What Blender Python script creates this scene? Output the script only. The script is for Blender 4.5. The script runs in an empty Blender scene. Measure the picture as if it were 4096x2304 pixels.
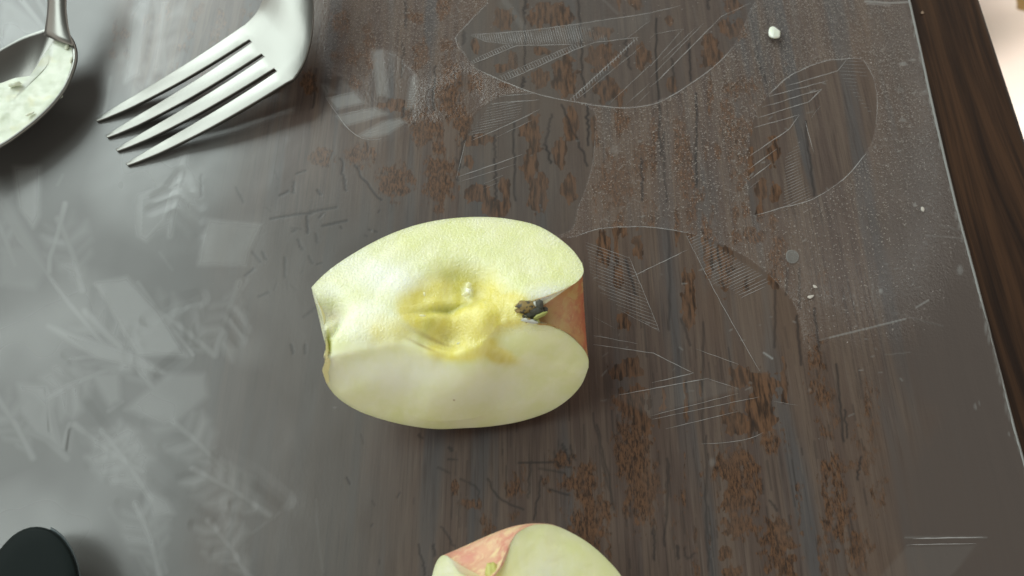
import bpy, bmesh, math, random
import numpy as np
from mathutils import Vector
random.seed(7); rng = np.random.RandomState(11)
scene = bpy.context.scene
C = scene.collection

# ------------------------------------------------------------------ camera
H = 0.205                       # camera height over the mat (m)
TH = math.radians(23.6)         # tilt away from straight down
F = 3000.0                      # focal length in photo pixels (4096 wide)
cam_d = bpy.data.cameras.new('camera'); cam = bpy.data.objects.new('camera', cam_d); C.objects.link(cam)
cam.location = (0, 0, H); cam.rotation_euler = (TH, 0, 0)
cam_d.sensor_width = 36; cam_d.lens = 36 * F / 4096
cam_d.clip_start = 0.005; cam_d.clip_end = 10
cam_d.dof.use_dof = True; cam_d.dof.focus_distance = 0.212; cam_d.dof.aperture_fstop = 15
scene.camera = cam
# ------------------------------------------------------------------ world and lamps (a room beside a large window)
w = bpy.data.worlds.new('World'); scene.world = w; w.use_nodes = True
bg = w.node_tree.nodes['Background']; bg.inputs[0].default_value = (0.92, 0.86, 0.78, 1); 
wn = w.node_tree.nodes; wl = w.node_tree.links       # a warm dim room; darker straight overhead, where the photographer leans in
tcw = wn.new('ShaderNodeTexCoord'); sx = wn.new('ShaderNodeSeparateXYZ'); wl.new(tcw.outputs['Generated'], sx.inputs[0])
mr = wn.new('ShaderNodeMapRange'); mr.interpolation_type = 'SMOOTHSTEP'; wl.new(sx.outputs[2], mr.inputs[0])
mr.inputs[1].default_value = .25; mr.inputs[2].default_value = .80; mr.inputs[3].default_value = 1.2; mr.inputs[4].default_value = .20
wl.new(mr.outputs[0], bg.inputs[1])
def area(name, loc, target, sx, sy, power, col):
    l = bpy.data.lights.new(name, 'AREA'); l.shape = 'RECTANGLE'; l.size = sx; l.size_y = sy
    l.energy = power; l.color = col
    o = bpy.data.objects.new(name, l); C.objects.link(o); o.location = loc
    o.rotation_euler = (Vector(target) - Vector(loc)).to_track_quat('-Z', 'Y').to_euler()
    return o
area('window_light', (-0.62, 0.86, 0.72), (0, 0.1, 0), 0.50, 0.50, 7.0, (0.88, 1.0, 0.97))
area('side_window_light', (-0.82, 0.24, 1.00), (-0.05, 0.1, 0), 0.72, 0.78, 8.0, (0.90, 1.0, 0.97))
room = area('cloth_fill', (1.15, 0.40, 0.25), (0.62, 0.30, -0.42), 0.4, 0.4, 2.6, (1.0, 0.93, 0.86)); room.data.spread = math.radians(60)  # added fill without a known source, brightens the cloth below the table
scene.view_settings.view_transform = 'Standard'; scene.view_settings.look = 'None'
scene.view_settings.exposure = 0.0; scene.view_settings.gamma = 1
scene.render.engine = 'CYCLES'
scene.cycles.transparent_max_bounces = 16

# ------------------------------------------------------------------ measuring helpers
ct, st = math.cos(TH), math.sin(TH)
CAM = np.array([0, 0, H])
def ray(px, py):
    px = np.asarray(px, float); py = np.asarray(py, float)
    x = (px - 2048) / F; y = (1152 - py) / F
    return np.stack([x, y * ct + st, y * st - ct], -1)
def P(px, py, z=0.0):
    """photo pixel -> the point at height z that it shows"""
    d = ray(px, py); t = (z - H) / d[..., 2]
    return CAM + d * t[..., None]
def PIX(X):
    d = X - CAM
    yc = d[..., 1] * ct + d[..., 2] * st; zc = d[..., 1] * st - d[..., 2] * ct
    return 2048 + F * d[..., 0] / zc, 1152 - F * yc / zc
def catmull(pts, n, closed=False):
    p = np.array(pts, float); k = len(p); out = []
    for i in range(k if closed else k - 1):
        g = lambda j: p[j % k] if closed else p[min(max(j, 0), k - 1)]
        p0, p1, p2, p3 = g(i - 1), g(i), g(i + 1), g(i + 2)
        t = np.linspace(0, 1, 12, endpoint=False)[:, None]
        out.append(0.5 * (2 * p1 + (p2 - p0) * t + (2 * p0 - 5 * p1 + 4 * p2 - p3) * t ** 2 + (3 * p1 - p0 - 3 * p2 + p3) * t ** 3))
    out = np.concatenate(out + [p[:1] if closed else p[-1:]])
    s = np.r_[0, np.cumsum(np.linalg.norm(np.diff(out, axis=0), axis=1))]
    q = np.linspace(0, s[-1], n)
    return np.stack([np.interp(q, s, out[:, j]) for j in range(out.shape[1])], -1)

def vnoise(x, y, seed=0):
    """value noise on numpy arrays"""
    xi = np.floor(x).astype(np.int64); yi = np.floor(y).astype(np.int64); fx = x - xi; fy = y - yi
    fx = fx * fx * (3 - 2 * fx); fy = fy * fy * (3 - 2 * fy)
    def h(a, b):
        n = (a * 374761393 + b * 668265263 + seed * 974634777) & 0x7fffffff
        n = ((n ^ (n >> 13)) * 1274126177) & 0x7fffffff
        return ((n ^ (n >> 16)) & 0xffff) / 65535.0
    return (h(xi, yi) * (1 - fx) + h(xi + 1, yi) * fx) * (1 - fy) + (h(xi, yi + 1) * (1 - fx) + h(xi + 1, yi + 1) * fx) * fy
def fbm(x, y, seed=0, oct=4):
    s = 0; a = 0.5; t = 0
    for i in range(oct):
        s = s + a * vnoise(x * 2 ** i, y * 2 ** i, seed + i); t += a; a *= 0.5
    return s / t

# ------------------------------------------------------------------ object helpers
def link(name, me, mat=None, parent=None, smooth=True):
    o = bpy.data.objects.new(name, me); C.objects.link(o)
    if mat: me.materials.append(mat)
    if parent: o.parent = parent
    if smooth: me.polygons.foreach_set('use_smooth', [True] * len(me.polygons))
    return o
def tag(o, label=None, cat=None, group=None, kind=None):
    if label: o['label'] = label
    if cat: o['category'] = cat
    if group: o['group'] = group
    if kind: o['kind'] = kind
    return o
def empty(name, loc):
    o = bpy.data.objects.new(name, None); C.objects.link(o); o.location = loc; o.empty_display_size = 0.01
    return o
def grid_me(name, V, attrs={}, closed_u=False, flip=False):
    n, m = V.shape[:2]
    idx = np.arange(n * m).reshape(n, m)
    if closed_u: idx = np.vstack([idx, idx[:1]])
    a, b, c, d = idx[:-1, :-1], idx[1:, :-1], idx[1:, 1:], idx[:-1, 1:]
    q = np.stack([a, d, c, b] if flip else [a, b, c, d], -1).reshape(-1, 4)
    me = bpy.data.meshes.new(name)
    me.vertices.add(n * m); me.vertices.foreach_set('co', V.reshape(-1).astype(np.float32))
    me.loops.add(q.size); me.loops.foreach_set('vertex_index', q.reshape(-1).astype(np.int32))
    me.polygons.add(len(q)); me.polygons.foreach_set('loop_start', np.arange(0, q.size, 4, dtype=np.int32))
    me.polygons.foreach_set('loop_total', np.full(len(q), 4, dtype=np.int32))
    me.update(calc_edges=True)
    for k, v in attrs.items():
        at = me.attributes.new(k, 'FLOAT', 'POINT'); at.data.foreach_set('value', np.asarray(v).reshape(-1).astype(np.float32))
    return me
def pyme(name, vs, fs):
    me = bpy.data.meshes.new(name); me.from_pydata([tuple(v) for v in vs], [], fs); me.update(); return me
def fixn(me):
    bm = bmesh.new(); bm.from_mesh(me); bmesh.ops.recalc_face_normals(bm, faces=bm.faces); bm.to_mesh(me); bm.free(); return me

# ------------------------------------------------------------------ node helpers
class NT:
    def __init__(s, name):
        s.m = bpy.data.materials.new(name); s.m.use_nodes = True; s.t = s.m.node_tree
        s.p = s.t.nodes['Principled BSDF']; s.out = s.t.nodes['Material Output']
    def n(s, ty, **kw):
        x = s.t.nodes.new(ty)
        for k, v in kw.items():
            if k.startswith('i_'):
                key = k[2:]; key = int(key) if key.isdigit() else key.replace('_', ' ')
                s.set(x.inputs[key], v)
            else: setattr(x, k, v)
        return x
    def set(s, inp, v):
        if isinstance(v, bpy.types.NodeSocket): s.t.links.new(v, inp)
        else: inp.default_value = v
    def P(s, **kw):
        for k, v in kw.items(): s.set(s.p.inputs[k.replace('_', ' ')], v)
    def co(s, scale=(1, 1, 1), rot=(0, 0, 0)):
        c = s.n('ShaderNodeTexCoord'); m = s.n('ShaderNodeMapping'); s.set(m.inputs[0], c.outputs['Object'])
        m.inputs['Scale'].default_value = scale; m.inputs['Rotation'].default_value = rot; return m.outputs[0]
    def noise(s, vec, scale, detail=3, rough=0.55, dist=0.0):
        x = s.n('ShaderNodeTexNoise'); s.set(x.inputs['Vector'], vec)
        x.inputs['Scale'].default_value = scale; x.inputs['Detail'].default_value = detail
        x.inputs['Roughness'].default_value = rough; x.inputs['Distortion'].default_value = dist
        return x.outputs['Fac']
    def math(s, op, a, b=0.0, c=0.0, clamp=False):
        x = s.n('ShaderNodeMath', operation=op); x.use_clamp = clamp
        s.set(x.inputs[0], a); s.set(x.inputs[1], b)
        if op in ('MULTIPLY_ADD',): s.set(x.inputs[2], c)
        return x.outputs[0]
    def step(s, v, lo, hi):
        x = s.n('ShaderNodeMapRange', interpolation_type='SMOOTHSTEP'); s.set(x.inputs[0], v)
        x.inputs[1].default_value = lo; x.inputs[2].default_value = hi; return x.outputs[0]
    def mix(s, f, a, b, blend='MIX'):
        x = s.n('ShaderNodeMix', data_type='RGBA', blend_type=blend)
        s.set(x.inputs[0], f); s.set(x.inputs[6], a if isinstance(a, bpy.types.NodeSocket) else (*a, 1)); s.set(x.inputs[7], b if isinstance(b, bpy.types.NodeSocket) else (*b, 1))
        return x.outputs[2]
    def attr(s, name): return s.n('ShaderNodeAttribute', attribute_name=name).outputs['Fac']
    def bump(s, h, strength, dist, nrm=None):
        x = s.n('ShaderNodeBump'); s.set(x.inputs['Strength'], strength); x.inputs['Distance'].default_value = dist
        s.set(x.inputs['Height'], h)
        if nrm: s.set(x.inputs['Normal'], nrm)
        return x.outputs[0]

def wood_material():
    s = NT('dark_walnut')
    wv = s.noise(s.co((18, 3, 18)), 1.0, 2)
    base = s.co((1, 1, 1)); add = s.n('ShaderNodeVectorMath', operation='MULTIPLY_ADD')
    cmb = s.n('ShaderNodeCombineXYZ'); s.set(cmb.inputs[0], wv)
    s.set(add.inputs[0], cmb.outputs[0]); add.inputs[1].default_value = (0.05, 0, 0); s.set(add.inputs[2], base)
    def st(sc, d=3):
        m = s.n('ShaderNodeMapping'); s.set(m.inputs[0], add.outputs[0]); m.inputs['Scale'].default_value = sc
        return s.noise(m.outputs[0], 1.0, d, 0.6)
    a = st((260, 9, 60)); b = st((1300, 30, 200), 4); c = st((60, 5, 60), 2)
    col = s.mix(s.step(a, .35, .65), (.014, .006, .0026), (.052, .024, .0105))
    col = s.mix(s.math('MULTIPLY', s.step(b, .45, .7), .45), col, (.007, .003, .002))
    col = s.mix(s.math('MULTIPLY', s.step(c, .5, .7), .5), col, (.055, .027, .012))
    s.P(Base_Color=col, Roughness=0.6, Specular_IOR_Level=0.22, Normal=s.bump(b, .35, .0002))
    return s.m

def mat_material():
    s = NT('frosted_vinyl_over_wood')
    patch, clear, dark, lite = s.attr('patch'), s.attr('clear'), s.attr('dark'), s.attr('lite')
    # streaks of the table top seen through the sheet, running along the table
    g1 = s.noise(s.co((330, 12, 1)), 1.0, 3, .6); g2 = s.noise(s.co((110, 7, 1)), 1.0, 2); g3 = s.noise(s.co((900, 45, 1)), 1.0, 4, .65)
    big = s.noise(s.co((14, 9, 1)), 1.0, 2)
    soft = s.attr('soft')            # flat grey without grain; at left it stands in for window glare
    col = s.mix(s.step(g1, .38, .62), (.090, .065, .054), (.126, .094, .074))
    col = s.mix(s.math('MULTIPLY', s.step(g2, .52, .64), .75), col, (.080, .081, .084))
    col = s.mix(s.math('MULTIPLY', s.step(g3, .50, .70), .50), col, (.055, .041, .035))
    col = s.mix(s.math('MULTIPLY', s.step(g3, .46, .30), .50), col, (.150, .124, .104))
    g4 = s.noise(s.co((1900, 40, 1)), 1.0, 3, .6)
    col = s.mix(s.math('MULTIPLY', s.step(g4, .53, .66), .50), col, (.040, .030, .026))
    col = s.mix(s.math('MULTIPLY', s.step(big, .42, .66), .5), col, (.130, .084, .056))
    col = s.mix(soft, col, s.mix(s.attr('right'), (.094, .094, .089), (.090, .074, .066)))
    # wetted-out patches where the sheet clings to the brown wood
    n1 = s.noise(s.co((1, .30, 1)), 560, 5, .75); n2 = s.noise(s.co((1, .28, 1)), 1500, 4, .75)
    amp = s.math('MULTIPLY_ADD', clear, -2.0, 2.3)
    pm = s.math('ADD', patch, s.math('MULTIPLY', s.math('SUBTRACT', n1, .5), amp))
    pf = s.n('ShaderNodeMix', data_type='FLOAT'); s.set(pf.inputs[0], clear); s.set(pf.inputs[2], s.step(pm, .36, .78)); s.set(pf.inputs[3], s.step(pm, .42, .50)); pm = pf.outputs[0]
    n4 = s.noise(s.co((900, 140, 1)), 1.0, 3, .6)
    nn = s.n('ShaderNodeMix', data_type='FLOAT'); s.set(nn.inputs[0], clear); s.set(nn.inputs[2], n2); s.set(nn.inputs[3], n4)
    brown = s.mix(s.step(nn.outputs[0], .36, .62), (.024, .012, .006), (.150, .076, .038))
    brown = s.mix(s.math('MULTIPLY', s.step(s.noise(s.co((1, .4, 1)), 90, 2), .45, .65), .4), brown, (.115, .080, .060))
    col = s.mix(s.math('MULTIPLY', pm, s.math('SUBTRACT', .88, s.math('MULTIPLY', soft, .5))), col, brown)
    col = s.mix(dark, col, (.022, .020, .020))
    # scuffs and specks, plus the glare of facets and veins painted pale
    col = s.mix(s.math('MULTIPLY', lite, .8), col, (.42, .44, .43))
    col = s.mix(s.math('MULTIPLY', s.step(s.noise(s.co(), 600, 2, .5), .77, .84), .3), col, (.35, .36, .34))
    fine = s.noise(s.co((1, 1, 1)), 1050, 2, .5); fine2 = s.noise(s.co((1, 1.6, 1)), 2600, 1, .5)
    hgt = s.math('ADD', fine, s.math('MULTIPLY', fine2, .5))
    stg = s.math('MULTIPLY', s.math('SUBTRACT', 1.0, clear), s.attr('grit'))
    brush = s.noise(s.co((300, 1500, 1)), 1.0, 2, .6)
    nb = s.bump(hgt, s.math('MULTIPLY_ADD', stg, .97, .02), .0024)
    nb = s.bump(brush, s.math('MULTIPLY', s.attr('right'), .10), .0006, nb)
    nd = s.bump(hgt, s.math('MULTIPLY', stg, .35), .0007)
    s.set(s.p.inputs['Base Color'], col)
    s.P(Roughness=.6, Specular_IOR_Level=0.0, Normal=nd, Coat_Weight=1.0, Coat_IOR=1.55, Coat_Normal=nb,
        Coat_Roughness=s.math('MAXIMUM', s.math('SUBTRACT', s.math('MULTIPLY_ADD', stg, -.22, .33), s.math('MULTIPLY', lite, .25)), .09))
    tr = s.n('ShaderNodeBsdfTransparent'); tr.inputs[0].default_value = (.9, .92, .92, 1)
    mx = s.n('ShaderNodeMixShader'); mx.inputs[0].default_value = .86
    s.set(mx.inputs[1], tr.outputs[0]); s.set(mx.inputs[2], s.p.outputs[0]); s.set(s.out.inputs[0], mx.outputs[0])
    return s.m

def vinyl_line_material(name, col, mixf, rough):
    s = NT(name); s.P(Base_Color=(*col, 1), Roughness=rough, Specular_IOR_Level=.6)
    tr = s.n('ShaderNodeBsdfTransparent'); mx = s.n('ShaderNodeMixShader'); mx.inputs[0].default_value = mixf
    s.set(mx.inputs[1], tr.outputs[0]); s.set(mx.inputs[2], s.p.outputs[0]); s.set(s.out.inputs[0], mx.outputs[0])
    return s.m

def simple(name, col, rough=.5, metal=0, spec=.5, bump=None, **kw):
    s = NT(name); s.P(Base_Color=(*col, 1), Roughness=rough, Metallic=metal, Specular_IOR_Level=spec, **kw)
    if bump: s.P(Normal=s.bump(s.noise(s.co(), bump[0], 3), bump[1], bump[2]))
    return s.m

def flesh_material():
    s = NT('apple_flesh')
    core, pale, grn, brn = s.attr('core'), s.attr('pale'), s.attr('green'), s.attr('brown')
    n = s.noise(s.co(), 130, 3); n2 = s.noise(s.co(), 1700, 2, .6); n3 = s.noise(s.co((1, .35, 1)), 480, 3, .6)
    col = s.mix(s.step(n, .35, .65), (.73, .765, .385), (.78, .80, .48))
    col = s.mix(s.math('MULTIPLY', s.step(n3, .5, .7), .35), col, (.82, .84, .58))
    col = s.mix(pale, col, (.86, .89, .77))
    yel = s.mix(s.step(n3, .3, .7), (.74, .67, .15), (.80, .75, .27))
    col = s.mix(core, col, yel)
    col = s.mix(grn, col, (.42, .44, .06)); col = s.mix(brn, col, (.35, .25, .07))
    b = s.bump(n2, s.math('MULTIPLY_ADD', s.attr('wet'), .60, .04), .00045)
    s.P(Base_Color=col, Roughness=s.math('MULTIPLY_ADD', s.attr('wet'), -.24, .50), Specular_IOR_Level=.55,
        Subsurface_Weight=.6, Subsurface_Radius=(1.0, .95, .6), Subsurface_Scale=.006, Normal=b)
    return s.m

def skin_material(name, a, b, c):
    s = NT(name)
    n = s.noise(s.co((1, 1, 1)), 75, 4, .6, .6); n2 = s.noise(s.co(), 420, 3, .6); n3 = s.noise(s.co(), 1500, 2)
    col = s.mix(s.step(n, .38, .62), a, b)
    col = s.mix(s.math('MULTIPLY', s.step(n2, .48, .66), .5), col, c)
    col = s.mix(s.step(s.noise(s.co((1, 1, 1)), 260, 4, .65, .8), .46, .66), col, (.44, .26, .10) if name.endswith('russet') else (.78, .62, .36))
    col = s.mix(s.attr('pit'), col, (.42, .31, .10))
    col = s.mix(s.math('MULTIPLY', s.step(n3, .68, .74), .5), col, (.62, .42, .22))
    col = s.mix(s.attr('stemend'), col, s.mix(n2, (.74, .70, .34), (.80, .76, .44)))
    s.P(Base_Color=col, Roughness=.42, Specular_IOR_Level=.45, Subsurface_Weight=.12, Subsurface_Radius=(1, .5, .3), Subsurface_Scale=.002, Normal=s.bump(n2, .12, .0004))
    return s.m

def metal_material(name='brushed_steel', rough=.27, col=(.62, .63, .62)):
    s = NT(name); n = s.noise(s.co((1, 1, 1)), 900, 2); n2 = s.noise(s.co(), 60, 3)
    s.P(Base_Color=(*col, 1), Metallic=1.0, Roughness=s.math('MULTIPLY_ADD', n2, .14, rough), Normal=s.bump(s.noise(s.co((2200, 500, 500), (0, 0, .55)), 1.0, 3), .12, .00012))
    return s.m

def pulp_material():
    s = NT('wet_apple_pulp'); n = s.noise(s.co(), 900, 2)
    col = s.mix(s.step(s.noise(s.co(), 220, 3), .4, .62), (.56, .62, .49), (.64, .69, .57))
    col = s.mix(s.math('MULTIPLY', s.step(s.noise(s.co(), 130, 2), .54, .68), .5), col, (.62, .62, .38))
    s.P(Base_Color=col, Roughness=.36, Specular_IOR_Level=.4, Subsurface_Weight=.4, Subsurface_Radius=(1, 1, .8), Subsurface_Scale=.002, Normal=s.bump(n, .04, .0003))
    return s.m

WOOD = wood_material(); MAT = mat_material()
RIDGE = vinyl_line_material('vinyl_ridge', (.55, .55, .54), .50, .30)  # whitish base stands in for light caught along the ridges
HATCH = vinyl_line_material('vinyl_hatching', (.50, .50, .50), .45, .28)  # pale base paints the hatch lines as if lit
EDGE = vinyl_line_material('vinyl_cut_edge', (.34, .36, .35), .8, .5)

# ================================================================== SETTING: floor far below, table
floor_m = NT('pale_floor'); fn = floor_m.noise(floor_m.co(), 6, 3)
floor_m.P(Base_Color=floor_m.mix(fn, (.62, .55, .49), (.70, .64, .58)), Roughness=.6)
fl = link('floor', pyme('floor', [(-3, -3, -.74), (3, -3, -.74), (3, 3, -.74), (-3, 3, -.74)], [(0, 1, 2, 3)]), floor_m.m, smooth=False)
tag(fl, 'pale floor far below the table', kind='structure')

XE = 0.829 * H                                   # table's right edge
def rounded_slab(name, x0, x1, y0, y1, z0, z1, r, mat, parent=None):
    # long edges on the right rounded over
    prof = [(x0, z1)] + [(x1 - r + r * math.sin(a), z1 - r + r * math.cos(a)) for a in np.linspace(0, math.pi / 2, 8)] + \
           [(x1 - r + r * math.cos(a), z0 + r - r * math.sin(a)) for a in np.linspace(0, math.pi / 2, 6)] + [(x0, z0)]
    k = len(prof); vs = [(x, y, z) for y in (y0, y1) for x, z in prof]
    fs = [(i, (i + 1) % k, (i + 1) % k + k, i + k) for i in range(k)] + [tuple(range(k)), tuple(range(2 * k - 1, k - 1, -1))]
    o = link(name, fixn(pyme(name, vs, fs)), mat, parent, smooth=False)
    return o
table = empty('dining_table', (0, .1, -.76))
tag(table, 'dark walnut table with a dark bare strip along its right edge', 'table')
tt = rounded_slab('tabletop', -.75, XE, -.55, .75, -.0318, -.0018, .0025, WOOD, table)
tt.location = (0, -.1, .76)

# ================================================================== MAT
mat_edge_px = catmull([(3560, -320), (3640, 0), (3700, 270), (3760, 540), (3830, 830), (3905, 1110), (3985, 1420), (4055, 1690), (4110, 1890), (4230, 2330)], 60)
me_w = P(mat_edge_px[:, 0], mat_edge_px[:, 1], 0.0)
order = np.argsort(me_w[:, 1]); ey, ex = me_w[order, 1], me_w[order, 0]
def edge_x(y):
    s0 = (ex[3] - ex[0]) / (ey[3] - ey[0])
    return np.interp(y, ey, ex)
ys = np.r_[np.linspace(-.30, -.005, 40, endpoint=False), np.linspace(-.005, .212, 690), np.linspace(.214, .62, 60)]
us = np.r_[np.linspace(-.60, -.205, 40, endpoint=False), np.linspace(-.205, .157, 1130)]
U, Y = np.meshgrid(us, ys, indexing='ij')
f = np.clip((U + .205) / (.157 + .205), 0, 1)
X = U + f * (edge_x(Y) - .157)
xy = np.stack([X, Y, np.zeros_like(X)], -1)
PXx, PXy = PIX(xy)
bad = (Y * st - (-H) * ct) <= 0
clear = np.zeros_like(X); patch = np.zeros_like(X); dark = np.zeros_like(X); lite = np.zeros_like(X)
dip = np.zeros_like(X)
def box(x0, y0, x1, y1):
    # index window that covers a photo rectangle on the fine part of the grid
    c = P(np.array([x0, x1, x0, x1]), np.array([y0, y0, y1, y1]))
    i0 = np.searchsorted(us, c[:, 0].min() - .016); i1 = np.searchsorted(us, c[:, 0].max() + .016)
    j0 = np.searchsorted(ys, c[:, 1].min() - .002); j1 = np.searchsorted(ys, c[:, 1].max() + .002)
    return slice(max(i0, 0), i1), slice(max(j0, 0), j1)
def inside(poly, soft=6):
    """signed soft mask of a polygon in photo pixels"""
    poly = np.array(poly, float); m = soft * 2 + 2
    w_ = box(poly[:, 0].min() - m, poly[:, 1].min() - m, poly[:, 0].max() + m, poly[:, 1].max() + m)
    x, y = PXx[w_], PXy[w_]; ins = np.zeros(x.shape, bool); dist = np.full(x.shape, 1e9)
    for (xa, ya), (xb, yb) in zip(poly, np.roll(poly, -1, 0)):
        if ya != yb:
            c = ((ya > y) != (yb > y)) & (x < (xb - xa) * (y - ya) / (yb - ya) + xa); ins ^= c
        L = (xb - xa) ** 2 + (yb - ya) ** 2 + 1e-9
        t = np.clip(((x - xa) * (xb - xa) + (y - ya) * (yb - ya)) / L, 0, 1)
        dist = np.minimum(dist, np.hypot(x - xa - t * (xb - xa), y - ya - t * (yb - ya)))
    sd = np.where(ins, dist, -dist)
    return w_, np.clip(sd / soft * .5 + .5, 0, 1)
def stroke(arr, pts, width, val, soft=None):
    pts = np.array(pts, float); soft = soft or width * .6; m = width + soft + 4
    w_ = box(pts[:, 0].min() - m, pts[:, 1].min() - m, pts[:, 0].max() + m, pts[:, 1].max() + m)
    x, y = PXx[w_], PXy[w_]; dist = np.full(x.shape, 1e9)
    for (xa, ya), (xb, yb) in zip(pts[:-1], pts[1:]):
        L = (xb - xa) ** 2 + (yb - ya) ** 2 + 1e-9
        t = np.clip(((x - xa) * (xb - xa) + (y - ya) * (yb - ya)) / L, 0, 1)
        dist = np.minimum(dist, np.hypot(x - xa - t * (xb - xa), y - ya - t * (yb - ya)))
    arr[w_] = np.maximum(arr[w_], val * np.clip(1 - (dist - width) / soft, 0, 1))
def blob(arr, cx, cy, rx, ry, val=1.0, rot=0.0):
    R = max(rx, ry) * 1.6; w_ = box(cx - R, cy - R, cx + R, cy + R)
    x, y = PXx[w_] - cx, PXy[w_] - cy; c, s_ = math.cos(rot), math.sin(rot)
    d = np.sqrt(((x * c + y * s_) / rx) ** 2 + ((-x * s_ + y * c) / ry) ** 2)
    arr[w_] = np.maximum(arr[w_], val * np.clip(1.5 - d + .8 * (vnoise(PXx[w_] / 17, PXy[w_] / 24, 13) - .5) + .35 * (vnoise(PXx[w_] / 7, PXy[w_] / 9, 14) - .5), 0, 1) if arr is patch else val * np.clip(1.5 - d, 0, 1))
Z3 = lambda L: [(1200 + x / 1.811, y / 1.811) for x, y in L]
Z4 = lambda L: [(2600 + x / 1.61, y / 1.61) for x, y in L]
Z5 = lambda L: [(x / 1.811, 700 + y / 1.811) for x, y in L]
Z6 = lambda L: [(2300 + x / 1.434, 900 + y / 1.434) for x, y in L]
Z7 = lambda L: [(x / 1.802, 1500 + y / 1.802) for x, y in L]
Z8 = lambda L: [(1500 + x / 1.717, 1700 + y / 1.717) for x, y in L]
Z9 = lambda L: [(2300 + x / 1.434, 1500 + y / 1.434) for x, y in L]
def fill(arr, poly, val=1.0, soft=6):
    w_, m_ = inside(poly, soft); arr[w_] = np.maximum(arr[w_], m_ * val)

# clear leaf-shaped windows
leafA = Z3([(1360, 20), (1150, 240), (1130, 290), (1200, 400), (1260, 490), (1450, 580), (1700, 675), (2000, 740), (2300, 780), (2536, 760)]) + \
        Z4([(0, 665), (150, 610), (400, 440), (540, 300), (600, 180), (650, 60), (640, -60)]) + [(2600, -120), (2000, -60)]
leafB = Z3([(1440, 700), (1700, 675), (2110, 780), (2140, 950), (2120, 1200), (2020, 1500), (1900, 1700), (1200, 1700), (1150, 1400), (1130, 1300), (1200, 1020), (1250, 850)])
leafC = Z3([(150, 600), (230, 760), (330, 910), (440, 1000), (560, 1010), (700, 970), (800, 870), (845, 700), (830, 520), (700, 380), (560, 340), (500, 360), (520, 600), (480, 720), (300, 560)])
leafD = Z4([(765, 610), (900, 490), (1100, 400), (1250, 380), (1360, 378), (1440, 500), (1465, 650), (1450, 850), (1390, 990), (1250, 1150), (1050, 1280), (860, 1335), (660, 1392), (630, 1200), (630, 950), (680, 720)])
leafE = Z6([(-160, 110), (0, 65), (150, 20), (350, 10), (500, 20), (650, 45), (850, 110), (1050, 230), (1220, 400), (1290, 560), (1310, 900), (1280, 1030), (1150, 1170), (1000, 1225), (720, 1250), (560, 1290), (300, 1100), (120, 900), (0, 700), (-160, 500)])
leafF = Z9([(1900, 975), (2050, 940), (2340, 930), (2380, 960), (2300, 1010), (2150, 1140), (2050, 1220), (1800, 1220)])
for lf in (leafA, leafB, leafD, leafE, leafF): fill(clear, catmull(lf, 60, True), .94, 5)
fill(clear, leafC, .8, 14)
# embossed facets, the glare they catch painted on as pale colour
for pl, v in ((Z3([(200, 710), (390, 670), (460, 745), (265, 790)]), .42), (Z3([(265, 840), (540, 780), (640, 825), (330, 910)]), .42),
              (Z3([(420, 980), (600, 880), (720, 860), (770, 880), (640, 970), (500, 1000)]), .42), (Z3([(520, 370), (600, 360), (645, 700), (560, 690)]), .30),
              (Z3([(765, 790), (800, 560), (840, 540), (845, 640), (820, 790)]), .35), (Z3([(150, 610), (200, 610), (260, 670), (190, 690)]), .2),
              (Z6([(210, 980), (760, 880), (940, 940), (430, 1095)]), .09), (Z6([(640, 60), (720, 60), (1080, 290), (900, 370), (780, 340)]), .06),
              (Z6([(900, 370), (1140, 330), (1130, 700), (1100, 850), (1060, 840), (900, 560)]), .05), (Z9([(1900, 985), (2300, 975), (2180, 1130), (2080, 1210), (1700, 1215)]), .07),
              (Z3([(1240, 252), (1600, 225), (2536, 95), (2536, 150), (2350, 285), (1500, 320), (1350, 300)]), .07)):
    fill(lite, pl, v, 8)
for pl, v in ((Z5([(1010, 160), (1330, 40), (1250, 150), (1200, 330), (1060, 480), (1000, 440)]), .10), (Z5([(1520, 330), (1890, 370), (1800, 560), (1780, 650), (1440, 650)]), .13),
              (Z5([(700, 790), (920, 740), (1150, 980), (1350, 1310), (1000, 1300)]), .12), (Z5([(880, 900), (1000, 900), (1200, 1150), (1330, 1300), (1100, 1250)]), .1),
              (Z5([(350, 1095), (560, 1170), (820, 1250), (1000, 1310), (1200, 1440), (700, 1330)]), .12), (Z7([(650, -10), (860, -20), (870, 190), (790, 220)]), .08),
              (Z7([(900, 250), (1200, -10), (1480, -10), (1500, 150), (1300, 330), (1180, 350)]), .07), (Z5([(100, -60), (290, -60), (280, 300), (240, 380), (140, 250)]), .12),
              (Z7([(130, 60), (330, 80), (430, 520), (250, 420), (130, 250)]), .07), (Z5([(0, 500), (200, 520), (350, 690), (250, 830), (0, 800)]), .05),
              (Z7([(1060, 850), (1200, 900), (1260, 1000), (1100, 1030)]), .07), (Z5([(0, 150), (60, 170), (340, 660), (300, 700), (0, 300)]), .06),
              ([(40, 0), (190, 120), (100, 200), (0, 260), (0, 0)], .07), ([(520, 60), (560, 0), (600, 0), (560, 300), (500, 330)], .12), ([(640, 0), (680, 0), (640, 280), (600, 290)], .10)):
    fill(lite, pl, min(.42, v * 2.6), 16)
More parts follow.
